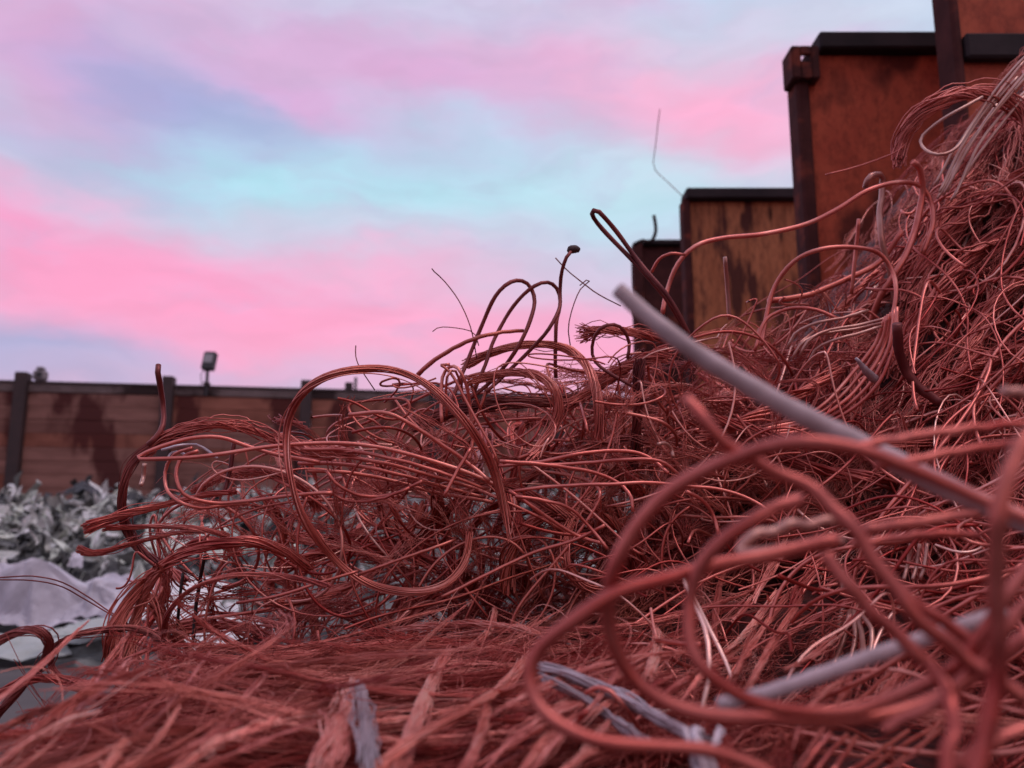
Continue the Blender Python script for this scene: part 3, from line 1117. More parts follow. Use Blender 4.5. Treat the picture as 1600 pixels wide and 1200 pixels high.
# ------------------------------------------------------------------ traced cables and wires, each a thing of its own
def hero(label, pts, w, d, mat='copper', kind='wire', name=None, n=40, flat=1.0, fray=.35, loose=.16, stray=.05, twist=4.0, wig=.012, tint=.45,
         taper=None, sides=None, group=None, rs=None, fpow=6):
    """pts: photo outline of the run; w: seen width(s) in px; d: distance(s) in metres"""
    K0 = len(pts)
    ws_max = float(np.max(w))
    if name == 'frayed_ribbon':
        tint += .28
    if np.max(d) < .7 and mat == 'copper':
        tint += .02
    dd = (.80 if np.max(d) < .7 else 1.0) * np.interp(np.linspace(0, 1, K0), np.linspace(0, 1, len(d)) if not isinstance(d, (int, float)) else [0, 1], d if not isinstance(d, (int, float)) else [d, d])
    pa = np.array(pts, float)
    lie = name in ('frayed_ribbon', 'tinned_braid', 'matted_cable', 'copper_strip') or (dd.min() >= .84 and pa[:, 1].mean() > 880 and pa[:, 0].mean() > 1000)
    hp, hit = pix_to_heap(pa[:, 0], pa[:, 1], .072 if name in ('frayed_ribbon', 'tinned_braid') else (.055 if lie else .02))
    sd = (hp - CAM) @ FW
    if lie:
        dd = np.where(hit, sd, np.minimum(sd, dd))
        for _ in range(2):
            dd[1:-1] = .25 * dd[:-2] + .5 * dd[1:-1] + .25 * dd[2:]
    elif hit.any() and pa[:, 0].min() > 250:
        dd = dd - max(0.0, float(np.max(np.where(hit, dd - sd, 0))))
    ph = random.uniform(0, 6.28)
    P = [at(x, y, dd[i] * (1 + wig * math.sin(ph + i * 1.3))) for i, (x, y) in enumerate(pts)]
    px_len = sum(math.hypot(pts[i + 1][0] - pts[i][0], pts[i + 1][1] - pts[i][1]) for i in range(K0 - 1))
    K = int(max(10, min(72, px_len / 10.5)))
    G, ln = spline(P, K)
    ws = np.interp(np.linspace(0, 1, K), np.linspace(0, 1, len(w)) if not isinstance(w, (int, float)) else [0, 1], w if not isinstance(w, (int, float)) else [w, w])
    dk = np.interp(np.linspace(0, 1, K), np.linspace(0, 1, K0), dd)
    r = ws / 2 * dk / FPX * (.88 if np.max(d) < .7 and mat == 'copper' else 1.0)
    if kind == 'wire':
        # small hand-bent unevenness
        t = np.linspace(0, 1, K)
        j = rng.normal(size=(6, 3))
        G = G + sum(j[i] * np.sin((i + 1) * 7.1 * t + i)[:, None] for i in range(6)) * r.mean() * (.012 if mat == 'grey' else (.08 if max(ws) > 14 else .05))
        s = sides or (12 if max(ws) > 14 else 8)
        return build(name or 'copper_wire', G[None], r[None] * (1 + .04 * np.sin(t * 60 + ph)), np.array([tint]), s, M[mat], label, {'grey': 'rod', 'tin': 'wire', 'black': 'wire'}.get(mat, 'copper wire'), group, cap=True)
    n = int(n * 1.5)
    C = bundle_curves(G, n, r * .80, flat=flat, twist=twist, fray=fray, loose=loose, stray=stray, fray_pow=fpow, stagger=.16 if name in ('frayed_ribbon', 'matted_cable') else .05)
    rr = (rs or (r.mean() * .95 / math.sqrt(n)))
    R = np.full((n, K), rr) * rng.uniform(.75, 1.25, (n, 1))
    return build(name or 'stranded_cable', C, R, tint + rng.normal(0, .17, n), 4 if rr > .0008 else 3, M[mat], label, 'copper cable' if mat not in ('grey', 'tin') else 'cable', group)


# foreground, out of focus
hero('thick dull grey rod slanting down from the middle to the right edge', [(965, 452), (1020, 500), (1080, 546), (1200, 620), (1340, 692), (1480, 762), (1640, 832)], (26, 31, 36, 38), (.69, .62), 'grey', name='grey_rod', wig=0, tint=.6)
hero('thick pinkish cable with a blunt cut end below the grey rod', [(1073, 622), (1110, 668), (1165, 712), (1240, 748), (1310, 800), (1370, 880), (1430, 960), (1510, 1030), (1600, 1090)], (22, 26, 30), (.56, .48), 'copper', tint=.35)
hero('largest blurred copper loop sweeping left from the right edge and back along the bottom', [(1640, 826), (1540, 782), (1440, 736), (1340, 703), (1250, 694), (1180, 706), (1110, 732), (1040, 775), (985, 835), (952, 905), (951, 980), (985, 1055), (1060, 1105), (1180, 1128), (1330, 1122), (1450, 1095), (1540, 1045), (1610, 985)], (26, 28, 26), (.48, .56, .52), 'copper', tint=.42)
hero('blurred copper loop reaching farthest left over the frayed strands', [(1310, 842), (1180, 872), (1060, 900), (960, 930), (890, 972), (840, 1018), (828, 1070), (855, 1120), (920, 1152), (1020, 1166), (1110, 1172), (1190, 1202), (1240, 1250)], (26, 27, 25), (.56, .50), 'copper', tint=.3)
hero('innermost blurred copper loop curving round under the pale hairpin', [(1250, 780), (1200, 800), (1140, 838), (1098, 885), (1078, 940), (1080, 1000), (1110, 1055), (1175, 1096), (1290, 1112), (1400, 1088), (1480, 1048), (1550, 965), (1620, 870)], (25, 24, 22), (.55, .50), 'copper', tint=.36)
hero('pale blurred hairpin bend inside the big loops', [(1330, 812), (1250, 820), (1190, 833), (1156, 855), (1172, 866), (1240, 858), (1320, 846)], 17, (.62, .58), 'pale', wig=0, tint=.2)
hero('straight blurred copper cable entering high at the right edge', [(1640, 658), (1500, 672), (1400, 686), (1330, 700)], 17, .58, tint=.4)
hero('straight blurred copper cable entering just below the highest one', [(1640, 688), (1520, 702), (1430, 718), (1370, 728)], 17, .60, tint=.32)
hero('upright blurred copper cable closest to the lens along the right edge', [(1625, 660), (1585, 718), (1562, 790), (1556, 880), (1560, 1000), (1550, 1110), (1520, 1230)], (30, 34, 34), (.42, .40), tint=.4)
hero('short blurred cable stub poking in at the right edge', [(1568, 610), (1610, 618), (1660, 630)], 18, .6, 'pale', tint=.1)
hero('blurred orange cable lying almost level right of the pale hairpin', [(1350, 828), (1420, 818), (1480, 808), (1535, 798)], 20, .62, tint=.5)
hero('blurred copper cable sloping down below the level orange one', [(1330, 852), (1400, 842), (1470, 834), (1530, 838)], 16, .66, tint=.35)
hero('shiny grey rod lying low across the lower right', [(1122, 1102), (1200, 1082), (1290, 1052), (1380, 1020), (1480, 986), (1575, 955)], (22, 24, 24), (.60, .56), 'grey', name='grey_rod', wig=0, tint=.8)
hero('blurred red cable crossing the low grey rod from upper left', [(1290, 868), (1340, 930), (1410, 1000), (1470, 1060), (1490, 1120), (1475, 1220)], (24, 28, 26), (.54, .46), tint=.3)
hero('blurred red cable parallel and right of the one crossing the grey rod', [(1370, 885), (1430, 940), (1500, 990), (1570, 1060), (1620, 1130)], 22, (.56, .5), tint=.28)
hero('blurred cable cutting the bottom right corner', [(1640, 1130), (1560, 1155), (1500, 1190), (1450, 1240)], 22, .52, tint=.42)
hero('blurred copper cable rising from bottom right to the right edge', [(1380, 1140), (1450, 1105), (1510, 1055), (1570, 985), (1640, 900)], 20, .5, tint=.45)

# grey tinned braid in the lower middle
hero('flat grey tinned braid running down to the right in the lower middle', [(842, 1048), (890, 1056), (950, 1080), (1010, 1112), (1065, 1142), (1105, 1160)], (28, 32, 34), (.78, .70), 'tin', 'bundle', 'tinned_braid', 26, .45, .5, .14, twist=1.0, tint=.55)
hero('lower grey tinned braid branching beneath the first one', [(846, 1060), (885, 1076), (935, 1108), (980, 1140), (1020, 1170)], (16, 30, 22), (.79, .73), 'tin', 'bundle', 'tinned_braid', 20, .5, .4, .14, twist=.8, tint=.35)
hero('grey tinned braid end hanging down at the bottom edge', [(1085, 1140), (1090, 1165), (1100, 1200), (1112, 1240)], (40, 70), .72, 'tin', 'bundle', 'tinned_braid', 14, .4, .3, .1, twist=.3, tint=.5)
hero('short grey strip standing beside the tinned braid', [(1128, 1138), (1118, 1160), (1098, 1172)], 16, .71, 'tin', 'bundle', 'tinned_braid', 10, .4, .2, .1, tint=.6)
hero('thin brown wire arched over the grey braid', [(914, 1084), (930, 1074), (950, 1078), (972, 1098), (992, 1126), (1002, 1150), (1008, 1180)], 7, .72, tint=.6)

# the tall in-focus loops
hero('large in-focus ring of stranded copper at the centre of the left tangle', [(735, 830), (728, 875), (700, 912), (650, 926), (590, 918), (540, 890), (500, 848), (470, 800), (453, 742), (447, 690), (453, 650), (472, 615), (505, 591), (550, 578), (600, 576), (642, 587), (682, 612), (722, 652), (752, 694), (774, 740), (788, 795), (800, 850)], (12, 13, 15, 14), (1.34, 1.30, 1.36), 'copper', 'bundle', n=26, fray=.3, tint=.72, twist=7, loose=.1)
hero('left of the two tall hairpin wires standing against the pink sky', [(700, 640), (716, 600), (736, 550), (754, 506), (772, 466), (792, 444), (812, 438), (828, 448), (835, 472), (828, 502), (812, 537), (792, 568), (765, 598), (735, 622)], 6.5, 1.5, 'dull', tint=.6)
hero('right of the two tall hairpin wires standing against the pink sky', [(740, 615), (756, 575), (770, 536), (788, 500), (812, 466), (834, 448), (854, 441), (868, 448), (875, 466), (874, 485), (869, 505), (868, 540), (868, 590)], 6, 1.52, 'dull', tint=.6)
hero('wire rising to a small crimped tip above the hairpins', [(892, 393), (883, 405), (877, 432), (875, 458), (875, 478), (866, 500), (846, 528), (822, 554), (790, 584), (760, 612)], 6, 1.48, 'dull', tint=.5)
hero('small dark crimped knob at the tip of the tallest hairpin wire', [(888, 393), (893, 390), (899, 389), (905, 391)], (7, 13, 12, 8), 1.48, 'black', 'wire', 'crimped_tip', wig=0, tint=.8)
hero('thick wire arching left over the hairpin feet', [(652, 586), (680, 562), (715, 541), (750, 526), (785, 519), (818, 517)], (8, 6), 1.5, 'copper', tint=.35)
hero('small doubled wire arch left of the hairpins', [(690, 660), (690, 600), (694, 582), (706, 572), (718, 578), (728, 600), (735, 640), (738, 690), (733, 720)], 5.5, 1.42, 'copper', tint=.75)
hero('inner wire of the small doubled arch', [(698, 650), (697, 600), (702, 582), (712, 580), (720, 600)], 4.5, 1.43, 'copper', tint=.75)
hero('outer of two thick frayed arches right of the hairpins', [(722, 572), (765, 552), (805, 541), (850, 538), (888, 546), (912, 566), (926, 594), (935, 635), (937, 690)], (12, 16, 18), (1.55, 1.45), 'hair', 'bundle', n=40, fray=.6, stray=.08, tint=.62)
hero('inner of two thick frayed arches right of the hairpins', [(725, 600), (760, 588), (800, 582), (836, 586), (862, 602), (873, 632), (866, 664), (848, 694), (826, 725)], (12, 16, 18, 14), (1.5, 1.40), 'hair', 'bundle', n=40, fray=.9, stray=.1, tint=.66)
hero('dark stranded cable rising right under the frayed arches', [(640, 668), (720, 640), (800, 630), (880, 626), (930, 606), (975, 575), (1010, 548)], (22, 22, 14), 1.58, 'dull', 'bundle', n=40, tint=.55)
hero('frayed cable end splaying into the sky left of the black wall', [(1060, 532), (1010, 524), (965, 517), (930, 516), (905, 522)], (12, 11, 16), 1.56, 'hair', 'bundle', n=36, fray=1.6, fpow=3, stray=.25, tint=.5)
hero('stranded cable slanting up under the splayed end', [(880, 640), (920, 610), (960, 585), (1010, 560), (1050, 550)], 14, 1.55, 'hair', 'bundle', n=36, fray=.9, stray=.2, tint=.5)
hero('small dark round wire loop in front of the pink sky gap', [(1000, 610), (955, 585), (930, 565), (925, 540), (934, 518), (952, 507), (972, 513), (983, 535), (980, 560)], 5.5, 1.5, 'dull', tint=.4)
hero('long narrow dark wire loop leaning left at the top of the tangle', [(1075, 520), (1040, 466), (1008, 428), (968, 386), (936, 352), (925, 335), (931, 328), (943, 338), (965, 364), (990, 398), (1016, 430), (1048, 470), (1080, 530)], 7.5, (1.52, 1.48), 'dull', tint=.25)
hero('short black wire end sticking up beside the lowest wall', [(1022, 336), (1024, 350), (1024, 366), (1016, 378), (1002, 376), (990, 384)], 6, 6.12, 'black', wig=0, tint=.3)
hero('long copper wire waving from the tangle across the orange wall', [(1036, 490), (1042, 455), (1058, 415), (1088, 384), (1130, 371), (1190, 366), (1250, 354), (1310, 326), (1355, 298), (1400, 285), (1436, 290), (1455, 315), (1458, 350), (1440, 400)], 7.5, (1.6, 1.75), 'copper', tint=.7)
hero('second copper wire bowed below the dark leaning loop', [(1018, 425), (1030, 405), (1048, 396), (1070, 398)], 5, 1.6, 'copper', tint=.6)
hero('pale wire bent into a small hook in front of the orange wall', [(1352, 292), (1357, 279), (1368, 272), (1378, 277), (1378, 300), (1375, 335), (1378, 380), (1392, 430), (1400, 480)], 9, 1.75, 'pale', tint=.15)
hero('stout copper wire bowed upright right of the pale hook', [(1426, 252), (1438, 266), (1441, 305), (1432, 350), (1418, 392), (1396, 432), (1372, 470), (1355, 520)], 10, 1.72, 'copper', tint=.55)
hero('wide copper arch spanning the base of the orange wall', [(1190, 540), (1196, 500), (1212, 445), (1245, 405), (1290, 388), (1340, 387), (1375, 397), (1395, 425), (1400, 465), (1388, 510), (1360, 565), (1330, 600)], 7, 1.62, 'copper', tint=.7)
hero('low copper arch beneath the wide one', [(1180, 548), (1196, 500), (1235, 482), (1275, 484), (1310, 498)], 5.5, 1.6, 'copper', tint=.5)
hero('short straight pale wire standing before the ochre wall', [(1133, 402), (1136, 440), (1140, 500)], 6.5, 1.65, 'pale', tint=.1)
hero('straight copper wire standing near the foot of the orange wall', [(1342, 342), (1337, 395), (1330, 460)], 6, 1.7, 'copper', tint=.7)
hero('copper cable slanting across the foot of the orange wall', [(1200, 470), (1260, 462), (1320, 437), (1375, 408), (1410, 360)], 9, 1.72, 'copper', tint=.4)
hero('square cut copper strip slanting up below the pale hook', [(1310, 490), (1345, 450), (1372, 425)], 16, 1.7, 'copper', 'bundle', 'copper_strip', 30, .5, .1, .1, tint=.5)
hero('hair-like strand bundle arching over the top right of the heap', [(1404, 262), (1408, 225), (1428, 190), (1465, 163), (1510, 147), (1560, 150), (1595, 172), (1625, 210)], (16, 22, 20), 1.72, 'hair', 'bundle', n=46, fray=.7, stray=.2, tint=.55)
hero('pale wire looping back on itself at the top right', [(1535, 152), (1490, 176), (1454, 200), (1438, 218), (1446, 234), (1468, 242), (1492, 233), (1512, 205), (1545, 155), (1580, 112), (1630, 60)], 5, 1.68, 'pale', tint=.6)
for k, (a, b, c) in enumerate([((1468, 300), (1520, 200), (1600, 95)), ((1474, 305), (1530, 205), (1620, 92)), ((1480, 300), (1510, 230), (1612, 110)), ((1460, 290), (1500, 222), (1590, 120)),
                               ((1490, 310), (1540, 210), (1625, 120)), ((1465, 310), (1505, 240), (1560, 160)), ((1485, 315), (1530, 240), (1600, 150))]):
    hero('pale straight wire of the sheaf rising to the top right corner', [a, b, c], 4.5, 1.70 + .008 * k, 'pale', tint=.45 + .05 * k, group='pale straight wires at the top right')
hero('very thin loose strand trailing left in front of the orange wall', [(1290, 273), (1340, 260), (1395, 240), (1415, 225)], 2.5, 1.74, 'hair', tint=.5)

# left tangle
hero('long pale hairpin wire pointing left at the left end of the tangle', [(500, 722), (440, 712), (390, 698), (345, 684), (300, 685), (255, 697), (225, 709), (215, 716), (230, 718), (290, 715), (350, 708), (420, 698), (500, 692), (580, 697), (660, 715), (740, 742), (790, 765)], 6.5, (1.36, 1.30, 1.4), 'copper', wig=.004, tint=.75)
hero('fuzzy strand bundle arching over the long hairpin at the left end', [(225, 712), (262, 680), (320, 664), (378, 668), (430, 686), (490, 704), (560, 708)], (10, 13, 10), 1.40, 'hair', 'bundle', n=30, fray=1.2, fpow=2, stray=.35, loose=.3, tint=.5)
hero('hairy strand bundle sagging below the nested curls', [(300, 770), (350, 742), (420, 738), (470, 760), (500, 800)], (8, 14, 9), 1.44, 'hair', 'bundle', n=26, fray=1.4, fpow=2, stray=.35, loose=.35, tint=.5)
hero('outer of two nested wire curls under the long hairpin', [(300, 700), (270, 712), (258, 740), (262, 768), (282, 785), (312, 793), (350, 790), (390, 786)], 5.5, 1.35, 'copper', tint=.75)
hero('inner of two nested wire curls under the long hairpin', [(310, 705), (284, 716), (275, 742), (283, 768), (306, 781), (350, 786), (400, 781), (455, 774), (520, 770)], 6, 1.34, 'copper', tint=.7)
hero('greenish white tinned wire curved inside the left end of the tangle', [(253, 703), (275, 697), (300, 694), (318, 700), (340, 716)], 4.5, 1.38, 'tin', tint=.9)
hero('second greenish white wire bent below the first', [(262, 716), (268, 708), (280, 706), (292, 712)], 4, 1.38, 'tin', tint=.9)
hero('short bright copper tag hanging at the left end of the tangle', [(226, 724), (224, 745), (220, 758)], 7, 1.36, 'pale', tint=.8)
hero('red wire end standing straight up in front of the wall post', [(247, 570), (247, 585), (251, 605), (254, 630), (256, 655), (250, 676), (232, 695)], 8.5, 1.4, 'dull', tint=.5)
hero('dark cable dropping down the left side of the tangle', [(300, 682), (255, 688), (215, 712), (195, 750), (190, 795), (200, 832), (225, 864), (258, 886)], (10, 15, 16), 1.38, 'dull', 'bundle', n=34, tint=.6)
hero('upper frayed cable tail pointing left over the grey scrap', [(128, 829), (160, 815), (200, 802), (250, 790), (310, 776), (370, 768)], (18, 14, 12), (1.28, 1.38), 'hair', 'bundle', n=44, flat=.5, fray=.5, tint=.4)
hero('middle frayed cable tail under the upper one', [(160, 826), (200, 824), (250, 822), (310, 826), (360, 838)], (9, 14, 10), (1.30, 1.38), 'hair', 'bundle', n=36, flat=.5, fray=.6, tint=.42)
hero('lower frayed cable tail pointing left over the grey scrap', [(118, 858), (150, 864), (190, 854), (230, 843), (280, 832), (330, 828)], (10, 13, 12), (1.28, 1.38), 'hair', 'bundle', n=38, flat=.5, fray=.7, tint=.42)
hero('thick stranded arch rising from the frayed foot at the left', [(172, 1035), (176, 995), (196, 950), (232, 905), (280, 868), (335, 850), (395, 846), (445, 862), (490, 890)], (24, 20, 17), (1.22, 1.32), 'copper', 'bundle', n=44, tint=.38)
hero('frayed copper foot under the thick arch', [(205, 1040), (205, 1000), (216, 955), (232, 915), (250, 885)], (34, 26, 14), 1.25, 'hair', 'bundle', n=46, flat=.5, fray=.4, tint=.6)
hero('second strand arch just inside the thick one', [(255, 1000), (262, 960), (300, 920), (360, 900), (420, 898), (470, 905), (520, 918)], (8, 10), 1.34, 'hair', 'bundle', n=30, tint=.45)
hero('curled cable at the left edge above the bare ground', [(-20, 1012), (15, 992), (45, 984), (70, 990), (77, 1012), (62, 1042), (32, 1075), (5, 1105), (-20, 1135)], 14, (1.05, 1.12), 'dull', 'bundle', n=34, tint=.65)
hero('thin cable arching from the curled one to the frayed foot', [(140, 1078), (105, 1066), (82, 1046), (80, 1022), (98, 1001), (140, 988), (195, 981), (240, 990), (265, 1010)], 12, (1.12, 1.22), 'dull', 'bundle', n=30, tint=.65)
hero('low cable bowed along the left edge', [(-20, 1098), (20, 1072), (60, 1060), (105, 1062), (160, 1074)], 15, 1.08, 'hair', 'bundle', n=34, fray=.5, tint=.4)
for nm, dy in (('upper', 0), ('lower', 7)):
    hero(nm + ' of two thin wires trailing over the white plastic sheet', [(-10, 903 + dy * .4), (50, 900 + dy), (95, 909 + dy), (130, 928 + dy), (172, 956 + dy * .5), (215, 985)], 2.2, 1.25, 'dull', tint=.5)
hero('black upright wire in the gap beneath the arch', [(320, 868), (314, 900), (306, 950), (302, 1000)], 6, 1.4, 'black', tint=.3)
hero('second black upright wire left of the first', [(286, 895), (281, 935), (277, 985)], 5, 1.42, 'black', tint=.3)
hero('dark slanting wire inside the left end of the tangle', [(366, 690), (360, 730), (350, 772)], 7, 1.4, 'dull', tint=.2)
hero('straight copper wire slanting up to the right below the centre', [(560, 898), (620, 876), (680, 855), (712, 843)], 5, 1.32, 'copper', tint=.6)
hero('longest straight copper wire slanting up right of the ring', [(690, 933), (760, 898), (830, 865), (900, 843), (945, 820)], 5.5, 1.3, 'copper', tint=.55)
hero('straight copper wire slanting up under the ring at the left', [(370, 942), (430, 932), (500, 910), (560, 892)], 5, 1.3, 'copper', tint=.5)
hero('thick wire running straight down right through the ring', [(545, 648), (600, 645), (640, 662), (690, 694), (730, 722), (765, 752)], 6.5, 1.38, 'copper', tint=.65)
hero('wire crossing that straight one inside the ring', [(736, 700), (715, 735), (694, 775)], 6, 1.36, 'copper', tint=.5)
for k, (dx, dy) in enumerate(((0, 0), (6, 10), (-4, 22), (10, 34))):
    hero(('top', 'second', 'third', 'lowest')[k] + ' of four level wires running right out of the ring', [(470 + dx, 702 + dy), (540, 704 + dy), (610, 716 + dy), (680, 735 + dy), (760 + dx, 764 + dy * .6)], 6, 1.38 + .02 * k, 'copper', tint=.5 + .05 * k)
hero('shallow wire bowl hanging inside the ring', [(510, 735), (525, 755), (555, 772), (590, 776), (625, 768), (660, 752)], 5.5, 1.36, 'copper', tint=.6)
hero('deeper wire bowl under the shallow one', [(512, 765), (530, 778), (560, 784), (600, 778), (640, 762)], 5, 1.37, 'copper', tint=.55)
hero('topmost of the wires fanning right from the dark knot', [(780, 728), (840, 722), (890, 712), (940, 705), (990, 706), (1022, 720), (1045, 740)], 6, 1.32, 'copper', tint=.65)
hero('second wire fanning right from the dark knot', [(785, 722), (860, 726), (930, 722), (980, 718), (1030, 720), (1062, 742)], 5.5, 1.33, 'copper', tint=.65)
hero('third wire fanning right and down from the dark knot', [(780, 720), (850, 726), (920, 736), (965, 754), (985, 775), (990, 800)], 6, 1.30, 'copper', tint=.6)
hero('fourth wire running far right from the dark knot', [(800, 768), (860, 760), (940, 757), (1010, 754), (1080, 760), (1140, 768), (1190, 790), (1215, 815)], 5.5, 1.28, 'copper', tint=.62)
hero('wire bent down at the middle right of the tangle', [(1072, 768), (1095, 780), (1115, 805), (1122, 835)], 6, 1.2, 'copper', tint=.55)
hero('steep wire dropping right from the dark knot', [(795, 766), (830, 790), (870, 818), (910, 840), (945, 850)], 6, 1.3, 'copper', tint=.65)
hero('bowed wire dropping right above the steep one', [(805, 775), (850, 782), (890, 794), (920, 822), (950, 858)], 5.5, 1.28, 'copper', tint=.6)
hero('pale bent wire tip beside the knotted middle', [(1028, 694), (1040, 693), (1049, 702), (1052, 714)], 6, 1.35, 'pale', tint=.4)
hero('vertical dark cable left of the grey rod', [(1000, 560), (998, 620), (994, 680), (990, 730)], 18, 1.5, 'dull', 'bundle', n=34, tint=.3)

# hairs against the sky
hero('lone hair strand leaning against the sky left of the hairpins', [(675, 420), (677, 423), (695, 440), (714, 465), (728, 492), (738, 522), (745, 560)], 1.8, 1.5, 'dull', tint=.4)
hero('short hair strand bent over below the lone leaning hair', [(676, 518), (688, 511), (716, 513), (740, 520), (748, 540)], 1.6, 1.5, 'dull', tint=.4)
hero('hair strand crossing behind the crimped wire tip', [(868, 403), (888, 424), (912, 443), (935, 460), (970, 478)], 2.0, 1.55, 'dull', tint=.4)
hero('looped hair strand hanging from the crossing one', [(906, 446), (915, 438), (921, 440), (912, 447), (905, 455), (895, 480), (888, 512), (892, 545)], 1.8, 1.55, 'dull', tint=.4)
hero('fine whisker standing up from the corner of the ochre wall', [(1031, 170), (1024, 230), (1022, 262), (1045, 286), (1068, 308)], 1.3, 5.2, 'dull', name='wire_whisker', tint=.3)
hero('fine whisker standing up above the ring against the sky', [(556, 540), (556, 558), (564, 577), (586, 610)], 1.8, 1.45, 'dull', tint=.3)

# frayed ribbons in the foreground
hero('pale frayed ribbon of strands left of the paired ones at the bottom', [(556, 1062), (545, 1100), (530, 1145), (500, 1215)], (16, 30, 36), (1.0, .86), 'hair', 'bundle', 'frayed_ribbon', 46, .3, .7, .2, fpow=3, twist=1, stray=.1, tint=.78)
hero('greyest frayed ribbon hanging at the bottom centre left', [(562, 1066), (570, 1115), (575, 1160), (572, 1215)], (14, 26, 28), (1.0, .88), 'tin', 'bundle', 'frayed_ribbon', 44, .3, .6, .18, fpow=3, twist=.8, stray=.1, tint=.3)
hero('frayed ribbon folding down from the middle of the combed strands', [(705, 1010), (684, 1045), (664, 1090), (645, 1140), (618, 1215)], (12, 24, 28), (1.02, .84), 'hair', 'bundle', 'frayed_ribbon', 44, .35, .5, .18, fpow=3, twist=1.4, tint=.75)
hero('long frayed ribbon slanting from the blurred loop to the bottom edge', [(832, 1022), (785, 1072), (720, 1112), (655, 1150), (590, 1195), (550, 1225)], (18, 22, 24), (1.0, .86), 'hair', 'bundle', 'frayed_ribbon', 44, .4, .5, .16, twist=2, tint=.7)
hero('short folded ribbon tip standing up behind the combed strands', [(773, 950), (770, 972), (757, 995), (735, 1014)], (8, 14, 12), 1.15, 'hair', 'bundle', 'frayed_ribbon', 36, .3, .3, .12, twist=.8, tint=.7)
hero('level frayed ribbon pointing right behind the folded tip', [(610, 985), (680, 978), (750, 975), (810, 980), (850, 994)], (8, 12, 16), 1.2, 'hair', 'bundle', 'frayed_ribbon', 40, .4, .4, .16, tint=.6)
hero('frayed ribbon left of the loop at the bottom edge', [(765, 1098), (750, 1150), (722, 1215)], (14, 22, 20), .92, 'hair', 'bundle', 'frayed_ribbon', 40, .35, .5, .16, tint=.6)
hero('straight ribbon meeting the bottom edge inside the blurred loop', [(868, 1135), (838, 1172), (800, 1225)], 17, .88, 'hair', 'bundle', 'frayed_ribbon', 40, .4, .2, .12, tint=.6)
hero('tapering ribbon tip pointing up right near the bottom edge', [(935, 1170), (900, 1190), (850, 1225)], (10, 18), .86, 'hair', 'bundle', 'frayed_ribbon', 36, .4, .2, .14, tint=.6)
hero('broad ribbon curving out of the bottom left corner', [(160, 1112), (105, 1126), (55, 1155), (10, 1188), (-30, 1225)], (10, 20, 26), (1.05, .95), 'hair', 'bundle', 'frayed_ribbon', 46, .4, .3, .16, twist=1.4, tint=.7)
hero('broad ribbon slanting down in the bottom left', [(440, 1125), (380, 1146), (325, 1170), (270, 1215)], (14, 26, 28), (1.0, .9), 'hair', 'bundle', 'frayed_ribbon', 46, .4, .4, .18, tint=.62)
hero('short ribbon leaning at the bottom left', [(198, 1155), (180, 1180), (158, 1215)], 18, .95, 'hair', 'bundle', 'frayed_ribbon', 40, .4, .3, .16, tint=.5)
hero('flat pale strip bent over right of the left blurred loop', [(972, 967), (1008, 970), (1027, 990), (1024, 1022), (1010, 1066)], (8, 18, 22, 16), .95, 'hair', 'bundle', 'frayed_ribbon', 44, .25, .3, .1, twist=.6, tint=.85)
hero('short pink ribbon right of the flat pale strip', [(1100, 1050), (1080, 1075), (1062, 1100)], 10, .9, 'hair', 'bundle', 'frayed_ribbon', 30, .4, .2, .1, tint=.6)
hero('left of three ribbons fanning down inside the blurred loops', [(1218, 920), (1190, 958), (1155, 1000), (1112, 1038)], (8, 17, 13), .95, 'hair', 'bundle', 'frayed_ribbon', 44, .35, .6, .14, tint=.75)
hero('middle of three ribbons fanning down inside the blurred loops', [(1240, 918), (1200, 970), (1168, 1020), (1145, 1060)], (8, 13, 12), .95, 'hair', 'bundle', 'frayed_ribbon', 36, .4, .4, .14, tint=.5)
hero('right of three ribbons fanning down inside the blurred loops', [(1255, 930), (1220, 985), (1190, 1035), (1165, 1082)], (8, 16, 15), .94, 'hair', 'bundle', 'frayed_ribbon', 40, .35, .4, .14, tint=.6)
hero('upper of two bowed wires above the hanging strands', [(1308, 926), (1335, 925), (1358, 942), (1382, 968)], 7, .95, 'pale', tint=.3)
hero('lower of two bowed wires above the hanging strands', [(1310, 945), (1335, 938), (1360, 948), (1385, 968)], 7, .96, 'copper', tint=.6)
hero('pale stub standing behind the bowed wires', [(1315, 893), (1317, 912), (1317, 928)], (8, 11), .97, 'pale', tint=.3)
for k, (a, b, c) in enumerate([((1328, 955), (1318, 1000), (1302, 1040)), ((1334, 955), (1336, 1000), (1325, 1042)), ((1344, 958), (1362, 985), (1358, 1030)), ((1340, 960), (1348, 1000), (1345, 1040)), ((1318, 945), (1312, 975), (1313, 985))]):
    hero('limp pale strand hanging under the bowed wires above the low grey rod', [a, b, c], 8, .98 + .01 * k, 'pale', tint=.1 + .08 * k, group='limp strands hanging above the low grey rod')
for k, (a, b, c) in enumerate([((1322, 1112), (1362, 1078), (1392, 1052)), ((1346, 1112), (1388, 1078), (1425, 1042)), ((1384, 1106), (1420, 1074), (1472, 1048)), ((1250, 1205), (1275, 1172), (1298, 1146)), ((1275, 1205), (1300, 1172), (1324, 1148)), ((1300, 1205), (1325, 1172), (1338, 1150)),
                               ((1325, 1208), (1370, 1176), (1420, 1142)), ((1350, 1208), (1400, 1172), (1455, 1138)), ((1380, 1208), (1420, 1178), (1470, 1142)), ((1540, 1140), (1552, 1110), (1580, 1085))]):
    hero('parallel copper wire slanting up beneath the blurred loops at the lower right', [a, b, c], 7.5, .86 + .006 * k, 'copper', tint=.6, group='parallel slanting wires at the lower right')
hero('small pale wire curl at the right edge', [(1520, 812), (1500, 820), (1498, 835), (1520, 848), (1560, 853), (1640, 858)], 5.5, 1.0, 'copper', tint=.8)
